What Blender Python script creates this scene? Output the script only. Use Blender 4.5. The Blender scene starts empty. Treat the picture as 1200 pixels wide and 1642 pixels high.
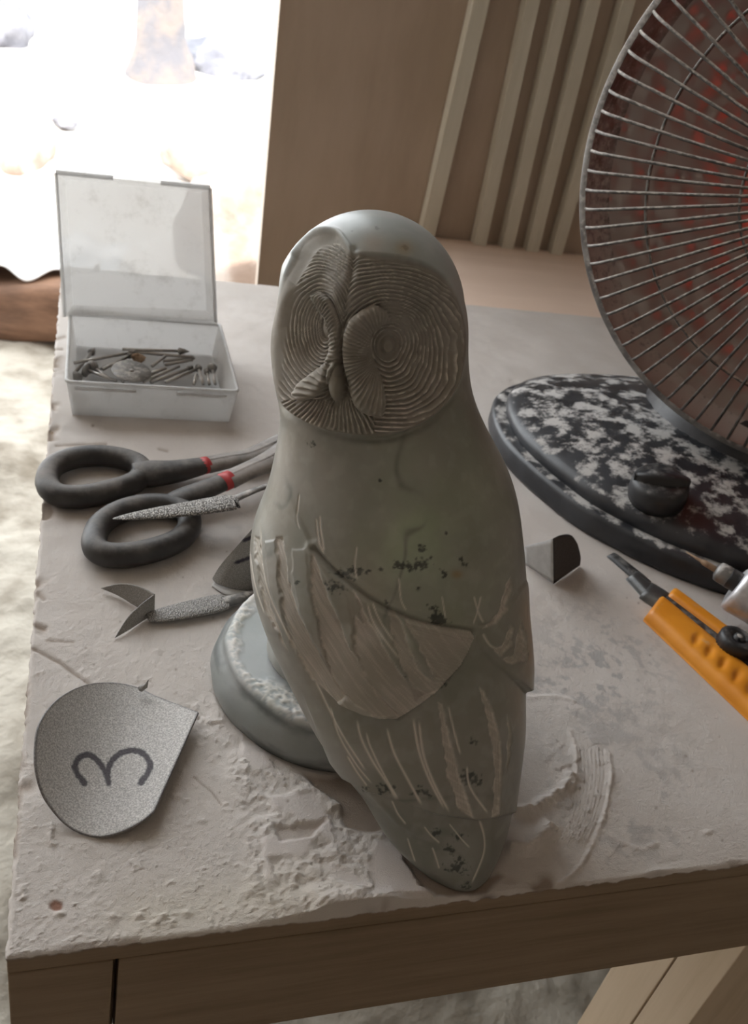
import bpy, bmesh, math, random
import numpy as np
from mathutils import Vector, Matrix

# ------------------------------------------------------------------ camera
PI = math.pi
F_PX, H_CAM, PITCH, ROLL, YAW = 1429.3, 0.42, 0.566487694, 0.225744101, 0.375970994
_cp, _sp = math.cos(PITCH), math.sin(PITCH)
FW = np.array([math.sin(YAW)*_cp, math.cos(YAW)*_cp, -_sp])
_r0 = np.array([math.cos(YAW), -math.sin(YAW), 0.0])
_u0 = np.cross(_r0, FW)
RT = math.cos(ROLL)*_r0 + math.sin(ROLL)*_u0
UP = np.cross(RT, FW)
CAM = np.array([0.03102143, -0.24618644, 0.42])
scene = bpy.context.scene
col = scene.collection
cd = bpy.data.cameras.new('camera')
cd.sensor_fit = 'VERTICAL'; cd.sensor_height = 32.0; cd.lens = F_PX*32.0/1642.0
cd.clip_start = 0.01; cd.clip_end = 200
cd.dof.use_dof = True; cd.dof.focus_distance = 0.50; cd.dof.aperture_fstop = 13.0
cam = bpy.data.objects.new('camera', cd); col.objects.link(cam)
cam.matrix_world = Matrix([[RT[0], UP[0], -FW[0], CAM[0]], [RT[1], UP[1], -FW[1], CAM[1]],
                           [RT[2], UP[2], -FW[2], CAM[2]], [0, 0, 0, 1]])
scene.camera = cam

# ------------------------------------------------------------------ light
SKY_STRENGTH, SUN_STRENGTH, EXPOSURE = 4.4, 6.5, 0.17
w = bpy.data.worlds.new('sky'); scene.world = w; w.use_nodes = True
bg = w.node_tree.nodes['Background']
bg.inputs['Color'].default_value = (0.93, 0.97, 1.0, 1); bg.inputs['Strength'].default_value = SKY_STRENGTH
sl = bpy.data.lights.new('sun', 'SUN'); sl.energy = SUN_STRENGTH; sl.angle = 0.01; sl.color = (1.0, 0.95, 0.88)
sun = bpy.data.objects.new('sun', sl); col.objects.link(sun)
sun.rotation_euler = Vector((0.15, 0.62, -0.95)).to_track_quat('-Z', 'Y').to_euler()
vs = scene.view_settings
vs.view_transform = 'Standard'; vs.look = 'None'; vs.gamma = 1.0; vs.exposure = EXPOSURE
vs.use_curve_mapping = False

# ------------------------------------------------------------------ helpers
def ray(x, y): return FW + RT*(x-600.0)/F_PX - UP*(y-821.0)/F_PX
def atz(x, y, z=0.0):
    d = ray(x, y); return CAM + d*((z-CAM[2])/d[2])
def aty(x, y, Y):
    d = ray(x, y); return CAM + d*((Y-CAM[1])/d[1])
def atx(x, y, X):
    d = ray(x, y); return CAM + d*((X-CAM[0])/d[0])
def proj(P):
    d = P-CAM; k = d@FW
    return 600+F_PX*(d@RT)/k, 821-F_PX*(d@UP)/k
def sstep(a, b, x):
    t = np.clip((x-a)/(b-a), 0, 1); return t*t*(3-2*t)
def vnoise(P, seed=0):
    """3D value noise, P (...,3) in lattice units -> [-1,1]"""
    P = np.asarray(P, float); i = np.floor(P).astype(np.int64); t = P-i; t = t*t*(3-2*t)
    def h(a, b, c):
        n = (a*374761393 + b*668265263 + c*2147483647 + seed*974634621) & 0xffffffff
        n = ((n ^ (n >> 13))*1274126177) & 0xffffffff
        n = ((n ^ (n >> 16))*2246822519) & 0xffffffff
        return ((n ^ (n >> 15)) & 0xffff)/32767.5-1
    r = 0
    for a in (0, 1):
        for b in (0, 1):
            for c in (0, 1):
                wt = (t[..., 0] if a else 1-t[..., 0])*(t[..., 1] if b else 1-t[..., 1])*(t[..., 2] if c else 1-t[..., 2])
                r = r + wt*h(i[..., 0]+a, i[..., 1]+b, i[..., 2]+c)
    return r
def fbm(P, octv=4, seed=0, gain=.5):
    s = 0; a = 1; P = np.asarray(P, float)
    for k in range(octv):
        s = s + a*vnoise(P*(2**k), seed+k); a *= gain
    return s
def seg_dist(x, y, pts, closed=False):
    """distance to polyline, and fraction along it"""
    pts = list(pts)
    if closed: pts = pts+[pts[0]]
    L = np.cumsum([0]+[math.dist(pts[k], pts[k+1]) for k in range(len(pts)-1)])
    best = np.full(x.shape, 1e9); fr = np.zeros(x.shape)
    for k in range(len(pts)-1):
        ax, ay = pts[k]; bx, by = pts[k+1]; dx, dy = bx-ax, by-ay; q = dx*dx+dy*dy+1e-12
        t = np.clip(((x-ax)*dx+(y-ay)*dy)/q, 0, 1)
        d = np.hypot(x-ax-t*dx, y-ay-t*dy); m = d < best
        best = np.where(m, d, best); fr = np.where(m, (L[k]+t*(L[k+1]-L[k]))/L[-1], fr)
    return best, fr
def poly_sd(x, y, pts):
    """signed distance to polygon, negative inside"""
    d, _ = seg_dist(x, y, pts, True); ins = np.zeros(x.shape, bool); n = len(pts)
    for k in range(n):
        ax, ay = pts[k]; bx, by = pts[(k+1) % n]
        if ay == by: continue
        c = ((ay > y) != (by > y)) & (x < (bx-ax)*(y-ay)/(by-ay)+ax); ins ^= c
    return np.where(ins, -d, d)
def catmull(pts, n, closed=False):
    P = np.array(pts, float); m = len(P); out = []
    segs = m if closed else m-1
    for k in range(segs):
        if closed: a, b, c, d = P[(k-1) % m], P[k], P[(k+1) % m], P[(k+2) % m]
        else: a, b, c, d = P[max(k-1, 0)], P[k], P[k+1], P[min(k+2, m-1)]
        for j in range(n):
            t = j/n
            out.append(.5*((2*b)+(c-a)*t+(2*a-5*b+4*c-d)*t*t+(-a+3*b-3*c+d)*t**3))
    if not closed: out.append(P[-1])
    return np.array(out)

def mesh_obj(name, V, F, mat=None, parent=None, smooth=True):
    me = bpy.data.meshes.new(name)
    if isinstance(F, np.ndarray):
        V = np.asarray(V, np.float32); n, k = F.shape
        me.vertices.add(len(V)); me.vertices.foreach_set('co', V.ravel())
        me.loops.add(n*k); me.loops.foreach_set('vertex_index', F.astype(np.int32).ravel())
        me.polygons.add(n); me.polygons.foreach_set('loop_start', np.arange(0, n*k, k, dtype=np.int32))
        me.polygons.foreach_set('loop_total', np.full(n, k, np.int32))
        me.update(calc_edges=True)
    else:
        me.from_pydata([tuple(map(float, v)) for v in V], [], [tuple(map(int, f)) for f in F]); me.update()
    if smooth: me.polygons.foreach_set('use_smooth', np.ones(len(me.polygons), bool))
    if mat: me.materials.append(mat)
    o = bpy.data.objects.new(name, me); col.objects.link(o)
    if parent: o.parent = parent
    return o
def attr(o, name, vals):
    vals = np.asarray(vals, np.float32)
    if vals.ndim == 1:
        a = o.data.attributes.new(name, 'FLOAT', 'POINT'); a.data.foreach_set('value', vals)
    else:
        a = o.data.attributes.new(name, 'FLOAT_COLOR', 'POINT')
        a.data.foreach_set('color', np.concatenate([vals, np.ones((len(vals), 1))], 1).astype(np.float32).ravel())
def grid_faces(nr, nc, wrap=False):
    r = np.arange(nr-1)[:, None]; m = nc if wrap else nc-1; c = np.arange(m)[None, :]; c2 = (c+1) % nc
    return np.stack([(r*nc+c), (r*nc+c2), ((r+1)*nc+c2), ((r+1)*nc+c)], -1).reshape(-1, 4)
def box(name, lo, hi, mat, parent=None, bevel=0.0, smooth=False):
    bm = bmesh.new(); bmesh.ops.create_cube(bm, size=1.0)
    lo, hi = Vector(lo), Vector(hi)
    for v in bm.verts:
        v.co = Vector([(lo[k]+hi[k])/2+v.co[k]*(hi[k]-lo[k]) for k in range(3)])
    if bevel: bmesh.ops.bevel(bm, geom=bm.edges[:], offset=bevel, segments=2, affect='EDGES', profile=.5)
    me = bpy.data.meshes.new(name); bm.to_mesh(me); bm.free(); me.materials.append(mat)
    o = bpy.data.objects.new(name, me); col.objects.link(o); o.parent = parent
    return o
def frames(P, closed=False):
    P = np.asarray(P, float); n = len(P)
    if closed: T = np.roll(P, -1, 0)-np.roll(P, 1, 0)
    else: T = np.gradient(P, axis=0)
    T /= np.linalg.norm(T, axis=1)[:, None]+1e-12
    return T
def tube_vf(P, R, seg=10, closed=False, upv=(0, 0, 1), flat=1.0, base=0):
    """swept tube: R radius per point, flat = ratio of the up-ish axis"""
    P = np.asarray(P, float); n = len(P); R = np.broadcast_to(np.asarray(R, float), (n,))
    T = frames(P, closed); u = np.asarray(upv, float)
    S = np.cross(T, u); S /= np.linalg.norm(S, axis=1)[:, None]+1e-12; U = np.cross(S, T)
    a = np.linspace(0, 2*PI, seg, endpoint=False)
    V = P[:, None]+R[:, None, None]*(np.cos(a)[None, :, None]*S[:, None]+flat*np.sin(a)[None, :, None]*U[:, None])
    V = V.reshape(-1, 3); F = []
    for i in range(n if closed else n-1):
        for j in range(seg):
            i2, j2 = (i+1) % n, (j+1) % seg
            F.append((base+i*seg+j, base+i*seg+j2, base+i2*seg+j2, base+i2*seg+j))
    if not closed:
        F.append(tuple(base+j for j in range(seg))[::-1]); F.append(tuple(base+(n-1)*seg+j for j in range(seg)))
    return V, F
def tube(name, P, R, mat, parent=None, **k):
    V, F = tube_vf(P, R, **k); return mesh_obj(name, V, F, mat, parent)
def merge(*parts):
    V = []; F = []; b = 0
    for v, f in parts:
        V.append(np.asarray(v)); F += [tuple(i+b for i in q) for q in f]; b += len(v)
    return np.concatenate(V), F
def lathe_vf(prof, seg, c, ax, capends=True):
    """prof list of (r, h) about axis ax at c"""
    ax = np.asarray(ax, float); ax /= np.linalg.norm(ax)
    t = np.array([0, 0, 1.]) if abs(ax[2]) < .9 else np.array([1., 0, 0])
    a = np.cross(ax, t); a /= np.linalg.norm(a); b = np.cross(ax, a)
    V = []; F = []
    for r, h in prof:
        for j in range(seg):
            q = 2*PI*j/seg; V.append(np.asarray(c)+ax*h+r*(math.cos(q)*a+math.sin(q)*b))
    for i in range(len(prof)-1):
        for j in range(seg):
            F.append((i*seg+j, i*seg+(j+1) % seg, (i+1)*seg+(j+1) % seg, (i+1)*seg+j))
    if capends:
        F.append(tuple(range(seg))[::-1]); F.append(tuple((len(prof)-1)*seg+j for j in range(seg)))
    return np.array(V), F
def empty(name, loc=(0, 0, 0)):
    o = bpy.data.objects.new(name, None); col.objects.link(o); o.location = loc; o.empty_display_size = .02
    return o
def adopt(root):
    """parts are modelled in world coordinates: keep them there under a root at the thing's base"""
    for c in root.children: c.matrix_parent_inverse = Matrix.Translation(root.location).inverted()
def tag(o, label=None, cat=None, group=None, kind=None):
    if label: o['label'] = label
    if cat: o['category'] = cat
    if group: o['group'] = group
    if kind: o['kind'] = kind
    return o
def solid(o, t, offset=0):
    m = o.modifiers.new('thickness', 'SOLIDIFY'); m.thickness = t; m.offset = offset; return o

# ------------------------------------------------------------------ materials
def new_mat(name):
    m = bpy.data.materials.new(name); m.use_nodes = True; nt = m.node_tree
    return m, nt, nt.nodes['Principled BSDF']
def N(nt, typ, **k):
    n = nt.nodes.new(typ)
    for a, b in k.items():
        if a.startswith('i_'): n.inputs[a[2:].replace('_', ' ')].default_value = b
        else: setattr(n, a, b)
    return n
def rgba(c): return (c[0], c[1], c[2], 1)
def mix_col(nt, fac, a, b):
    n = nt.nodes.new('ShaderNodeMix'); n.data_type = 'RGBA'
    for s, v in ((0, fac), (6, a), (7, b)):
        if hasattr(v, 'is_output'): nt.links.new(v, n.inputs[s])
        else: n.inputs[s].default_value = v if s == 0 else rgba(v)
    return n.outputs[2]
def ramp(nt, src, a, b):
    n = nt.nodes.new('ShaderNodeMapRange'); n.clamp = True; n.interpolation_type = 'SMOOTHSTEP'
    nt.links.new(src, n.inputs[0]); n.inputs[1].default_value = a; n.inputs[2].default_value = b
    return n.outputs[0]
def coords(nt, scale=(1, 1, 1)):
    tc = nt.nodes.new('ShaderNodeTexCoord'); mp = nt.nodes.new('ShaderNodeMapping')
    nt.links.new(tc.outputs['Object'], mp.inputs[0]); mp.inputs['Scale'].default_value = scale
    return mp.outputs[0]
def noise(nt, vec, scale, detail=4, rough=.55):
    n = N(nt, 'ShaderNodeTexNoise'); n.inputs['Scale'].default_value = scale
    n.inputs['Detail'].default_value = detail; n.inputs['Roughness'].default_value = rough
    nt.links.new(vec, n.inputs['Vector']); return n.outputs['Fac']
def bump(nt, p, h, strength, dist):
    b = nt.nodes.new('ShaderNodeBump'); b.inputs['Strength'].default_value = strength
    b.inputs['Distance'].default_value = dist
    nt.links.new(h, b.inputs['Height']); nt.links.new(b.outputs[0], p.inputs['Normal']); return b
def mat_noise(name, c1, c2, scale=40, rough=.6, metal=0, stretch=(1, 1, 1), bs=0.0, bd=.001, bscale=None, lo=.35, hi=.65, dust=None, dust_lim=(.5, .6), dust_scale=60):
    m, nt, p = new_mat(name); v = coords(nt, stretch)
    f = ramp(nt, noise(nt, v, scale), lo, hi); c = mix_col(nt, f, c1, c2)
    p.inputs['Roughness'].default_value = rough; p.inputs['Metallic'].default_value = metal
    if dust:
        g = nt.nodes.new('ShaderNodeNewGeometry'); sx = nt.nodes.new('ShaderNodeSeparateXYZ')
        nt.links.new(g.outputs['Normal'], sx.inputs[0])
        dn = noise(nt, coords(nt), dust_scale, 6, .65)
        ad = N(nt, 'ShaderNodeMath', operation='MULTIPLY_ADD'); nt.links.new(sx.outputs[2], ad.inputs[0])
        ad.inputs[1].default_value = .35; nt.links.new(dn, ad.inputs[2])
        df = ramp(nt, ad.outputs[0], *dust_lim); c = mix_col(nt, df, c, dust)
        rm = N(nt, 'ShaderNodeMapRange'); nt.links.new(df, rm.inputs[0]); rm.inputs[3].default_value = rough; rm.inputs[4].default_value = .95
        nt.links.new(rm.outputs[0], p.inputs['Roughness'])
        if metal:
            mm = N(nt, 'ShaderNodeMapRange'); nt.links.new(df, mm.inputs[0]); mm.inputs[3].default_value = metal; mm.inputs[4].default_value = 0
            nt.links.new(mm.outputs[0], p.inputs['Metallic'])
    nt.links.new(c, p.inputs['Base Color'])
    if bs: bump(nt, p, noise(nt, coords(nt, stretch), bscale or scale*3, 6), bs, bd)
    return m
def wood(name, c1, c2, axis, scale=9, rough=.7, bs=.25, ratio=14):
    st = [ratio, ratio, ratio]; st[axis] = 1
    m, nt, p = new_mat(name); v = coords(nt, st)
    a = noise(nt, v, scale, 6, .65); b = noise(nt, coords(nt), 3.5, 2)
    f = N(nt, 'ShaderNodeMath', operation='ADD'); nt.links.new(a, f.inputs[0]); nt.links.new(b, f.inputs[1])
    c = mix_col(nt, ramp(nt, f.outputs[0], .75, 1.25), c1, c2)
    nt.links.new(c, p.inputs['Base Color']); p.inputs['Roughness'].default_value = rough
    bump(nt, p, a, bs, .001); return m

DUST = (.60, .555, .52)
M = {}
M['apron'] = wood('apron_wood', (.19, .128, .075), (.28, .20, .13), 0, 6, .75)
M['pine'] = wood('pine_wood', (.48, .37, .25), (.58, .46, .33), 2, 5, .65)
M['plywood'] = wood('brown_plywood', (.42, .325, .245), (.50, .395, .31), 2, 3, .5, .08, 5)
M['batten'] = wood('batten_wood', (.62, .575, .475), (.70, .65, .55), 2, 4, .6)
M['ledge'] = wood('ledge_wood', (.76, .59, .48), (.84, .67, .56), 0, 3, .6, .1, 6)
M['log'] = wood('brown_timber', (.10, .052, .030), (.20, .108, .064), 0, 5, .85, .6, 9)
M['plaster'] = mat_noise('dull_plaster', (.48, .42, .36), (.56, .50, .44), 5, .9)
M['floor'] = mat_noise('dusty_rubble_floor', (.175, .148, .112), (.37, .338, .285), 7, .95, bs=.8, bd=.02, bscale=14, lo=.3, hi=.6)
M['yard'] = mat_noise('white_stone_yard', (.66, .62, .57), (.82, .80, .77), 1.2, .95, bs=.3, bd=.03)
M['rock_pink'] = mat_noise('pinkish_rock', (.26, .19, .15), (.46, .40, .36), 4, .9, bs=.6, bd=.03)
M['rock_grey'] = mat_noise('grey_rock', (.13, .13, .15), (.22, .22, .245), 5, .9, bs=.6, bd=.03)
M['bark'] = mat_noise('pale_bark', (.13, .125, .135), (.19, .16, .145), 6, .9, bs=.6, bd=.03)
M['sheet'] = mat_noise('white_plastic_sheet', (.75, .75, .76), (.88, .88, .88), 6, .35)

# ------------------------------------------------------------------ the setting
FZ = -0.75
def struct(o): return tag(o, kind='structure')
def rough_ground(name, x0, x1, y0, y1, nx, ny, amp, sc, mat, seed):
    X, Y = np.meshgrid(np.linspace(x0, x1, nx), np.linspace(y0, y1, ny))
    P = np.stack([X*sc, Y*sc, X*0], -1)
    Z = FZ+amp*fbm(P, 5, seed)
    return mesh_obj(name, np.stack([X, Y, Z], -1).reshape(-1, 3), grid_faces(ny, nx), mat)
tag(struct(rough_ground('floor', -2.6, 2.0, -2.0, 2.75, 330, 340, .016, 6.0, M['floor'], 3)), 'dusty rubble floor of the workshop')
tag(struct(rough_ground('ground', -9, 12, 2.75, 22, 160, 160, .05, 1.3, M['yard'], 5)), 'sunlit white stone yard outside the doorway')
struct(box('ceiling', (-2.6, -2.0, 1.70), (2.0, 1.30, 1.76), M['plaster']))
struct(box('wall_right', (1.94, -2.0, FZ-.05), (2.0, 1.24, 1.70), M['plaster']))
struct(box('wall_front', (-2.6, -2.06, FZ-.05), (2.0, -2.0, 1.70), M['plaster']))
struct(box('wall_left_blocker', (-1.36, -2.0, FZ-.05), (-1.3, 1.24, 1.70), M['plaster']))  # unseen wall, added to narrow the daylight so the table's right side darkens
# plywood sheet wall behind the bench; its left edge is the door jamb
V = [(.338, 1.24, FZ-.05), (2.0, 1.24, FZ-.05), (2.0, 1.24, 1.70), (.237, 1.24, 1.70)]
V = V+[(x, 1.262, z) for x, _, z in V]
struct(mesh_obj('wall_back', V, [(0, 1, 2, 3), (7, 6, 5, 4), (0, 4, 5, 1), (1, 5, 6, 2), (2, 6, 7, 3), (3, 7, 4, 0)], M['plywood'], smooth=False))
o = struct(box('trim_1', (.50, .912, -.045), (1.94, 1.238, -.004), M['ledge'], bevel=.002))
tag(o, 'tan plywood ledge between the work table and the brown plywood wall')
bat = [((679, 359), (760, 0), 33, 'pale wooden batten standing alone nearest the owl head'),
       ((763, 383), (845, 0), 27, 'pale wooden batten, second from the doorway'),
       ((808, 387), (895, 0), 26, 'pale wooden batten, third from the doorway'),
       ((848, 393), (943, 0), 26, 'pale wooden batten, fourth from the doorway, beside the heater rim'),
       ((887, 400), (1000, 0), 24, 'pale wooden batten half hidden behind the heater rim')]
for (b, t, wpx, lab) in bat:
    yb = 1.216
    p0, p1 = aty(*b, yb), aty(*t, yb); q0 = aty(b[0]+wpx, b[1]+8, yb)
    d = (p1-p0)/(p1[2]-p0[2]); wd = (q0[0]-p0[0])*.66
    A = p0+d*(-.004-p0[2]); B = p0+d*(.95-p0[2])
    V = []
    for e in (A, B):
        V += [e, e+[wd, 0, 0], e+[wd, .022, 0], e+[0, .022, 0]]
    o = mesh_obj('batten', V, [(3, 2, 1, 0), (4, 5, 6, 7), (0, 1, 5, 4), (1, 2, 6, 5), (2, 3, 7, 6), (3, 0, 4, 7)], M['batten'], smooth=False)
    tag(o, lab, 'batten', 'battens against the plywood wall')

# ---- outside the doorway
def rock(name, c, size, mat, seed, label, cat='rock', group=None):
    bm = bmesh.new(); bmesh.ops.create_icosphere(bm, subdivisions=4, radius=1)
    P = np.array([v.co for v in bm.verts]); n = P*(1+.28*fbm(P*1.3+seed*7.1, 4, seed)[:, None])
    for v, q in zip(bm.verts, n): v.co = Vector(q*np.array(size))
    me = bpy.data.meshes.new(name); bm.to_mesh(me); bm.free(); me.materials.append(mat)
    me.polygons.foreach_set('use_smooth', np.ones(len(me.polygons), bool))
    o = bpy.data.objects.new(name, me); col.objects.link(o); o.location = c
    return tag(o, label, cat, group)
gp = lambda x, y, h=0: Vector(atz(x, y, FZ))+Vector((0, 0, h))
rock('boulder', gp(395, 425, .08), (.26, .3, .22), M['rock_pink'], 1, 'pinkish boulder in the yard beside the plywood door jamb', 'rock', 'stones in the sunlit yard')
rock('boulder', gp(372, 300, .06), (.34, .5, .16), M['rock_pink'], 2, 'tan boulder in the yard above the open plastic lid', 'rock', 'stones in the sunlit yard')
rock('rubble_heap', gp(352, 105, .02), (.36, .55, .16), M['rock_grey'], 3, 'flat dark grey stone heap in the bright yard', 'rock', 'stones in the sunlit yard')
rock('boulder', gp(20, 235, .05), (.2, .6, .2), M['rock_pink'], 4, 'long pale rock at the left edge of the yard', 'rock', 'stones in the sunlit yard')
rock('boulder', gp(12, 75, .1), (.17, .3, .2), M['rock_grey'], 5, 'small grey stone at the far left of the yard', 'rock', 'stones in the sunlit yard')
for k, (x, y, s) in enumerate([(340, 215, .035), (374, 250, .03), (330, 268, .03), (107, 200, .04), (105, 25, .07)]):
    rock('pebble', gp(x, y, s*.3), (s*1.6, s*1.8, s*.7), M['rock_grey'], 10+k,
         ['grey pebble in the bright yard right of the tree trunk', 'grey pebble close to the plywood door jamb', 'grey pebble just above the plastic lid corner',
          'grey pebble in the left part of the bright yard', 'grey pebble far up the left part of the yard'][k], 'pebble', 'pebbles in the yard')
b = atz(258, 128, FZ)
P = np.array([b+[0, 0, -.05], b+[.0, 0, .12], b+[-.02, .0, .5], b+[-.02, .02, 1.1], b+[.03, .05, 2.2], b+[.02, .1, 3.2]])
P = catmull(P, 6); tr = np.interp(P[:, 2], [FZ, FZ+.25, FZ+1, FZ+3], [.27, .17, .14, .12])
V, Fc = tube_vf(P, tr, 20, upv=(0, 1, 0)); V = V+.02*fbm(V*5, 3, 8)[:, None]
tag(mesh_obj('tree_trunk', V, Fc, M['bark']), 'pale grey tree trunk standing in the sunlit yard', 'tree')
# brown timber and the white sheet thrown over it
a0, a1 = atz(-160, 500, FZ), atz(150, 545, FZ)
P = np.linspace(a0, a1, 26); P[:, 2] = FZ+.085
P[:, 2] += .012*np.sin(np.linspace(0, 9, 26))
V, Fc = tube_vf(P, .115, 40, flat=.85)
an_ = np.tile(np.linspace(0, 2*PI, 40, endpoint=False), 26); sq = 1/(np.abs(np.cos(an_))**5+np.abs(np.sin(an_))**5)**.2; cc_ = np.repeat(P, 40, 0)
V = cc_+(V-cc_)*(.9*sq)[:, None]+.008*fbm(V*[4, 9, 14], 4, 4)[:, None]
tag(mesh_obj('timber', V, Fc, M['log']), 'brown timber lying across the floor by the doorway', 'timber')
n1, n2 = 70, 40; G = []
ax = (a1-a0)/np.linalg.norm(a1-a0); nb = np.array([-ax[1], ax[0], 0])
for i in range(n2):
    for j in range(n1):
        s = j/(n1-1); q = i/(n2-1)
        edge = .022*math.sin(s*9)+.012*math.sin(s*23+1)
        base = a0+(a1-a0)*s
        d = -.05+edge*(1-q)+q*.75
        z = FZ+.205*math.exp(-((max(d-.03, 0))/.16)**2) if d > .03 else FZ+.205-.55*(.03-d)**1.3
        G.append(base*[1, 1, 0]+nb*d+np.array([0, 0, max(z, FZ+.055)+.010*math.sin(s*26+q*9)+.008*math.sin(s*15-q*21)+.012]))
o = mesh_obj('plastic_sheet', np.array(G), grid_faces(n2, n1), M['sheet']); solid(o, .004)
tag(o, 'crumpled white sheet draped over the brown timber in the doorway', 'sheet')

# ------------------------------------------------------------------ work table
TW, TD = 1.10, .905
m, nt, p = new_mat('dusty_table_top'); M['dust'] = m
at1 = N(nt, 'ShaderNodeAttribute', attribute_name='tint')
nz = noise(nt, coords(nt), 420, 5, .7); nz2 = noise(nt, coords(nt), 16, 4)
c = mix_col(nt, ramp(nt, nz2, .35, .7), (.93, .92, .91), (1.0, 1.0, 1.0))
mu = N(nt, 'ShaderNodeMix', data_type='RGBA', blend_type='MULTIPLY'); mu.inputs[0].default_value = 1
nt.links.new(at1.outputs['Color'], mu.inputs[6]); nt.links.new(c, mu.inputs[7])
nt.links.new(mu.outputs[2], p.inputs['Base Color']); p.inputs['Roughness'].default_value = .92
nzf = noise(nt, coords(nt), 1500, 3, .7)
sm_ = N(nt, 'ShaderNodeMath', operation='ADD'); nt.links.new(nz, sm_.inputs[0]); nt.links.new(nzf, sm_.inputs[1])
bump(nt, p, sm_.outputs[0], .6, .0009)

table = empty('work_table', (TW/2, TD/2, FZ))
box('top_board', (0.0005, .0008, -.0145), (TW, TD, -.0022), M['apron'], table, .0006)
box('apron_board', (.0508, .0006, -.103), (TW-.05, .026, -.0150), M['apron'], table, .0008)
box('apron_board', (.0006, .0004, -.103), (.0482, TD-.005, -.0148), M['apron'], table, .0008)
box('apron_board', (.06, TD-.03, -.103), (TW-.05, TD-.005, -.0150), M['apron'], table, .0008)
box('apron_board', (TW-.048, .0004, -.103), (TW, TD-.005, -.0148), M['apron'], table, .0008)
box('slot_blocker', (.0484, .014, -.103), (.0506, .07, -.0150), M['apron'], table, .0008)  # added backing that stops the bright floor showing through the apron slot
lx = aty(1195, 1520, 0.004)[0]
ym = atx(1083, 1537, lx)[1]; yb = atx(975, 1560, lx)[1]
box('leg', (lx, .004, FZ-.01), (lx+.075, ym-.0008, -.1032), M['pine'], table, .0008)
box('leg', (lx, ym+.0008, FZ-.01), (lx+.075, yb, -.1032), M['pine'], table, .0008)
for (x, y) in ((.004, TD-.10), (TW-.08, TD-.10), (TW-.08, .03)):
    box('leg', (x, y, FZ-.01), (x+.044, y+.06, -.1032), M['pine'], table, .0008)
adopt(table)
tag(table, 'dusty wooden work table with thick brown front rail under the owl', 'table')

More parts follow.
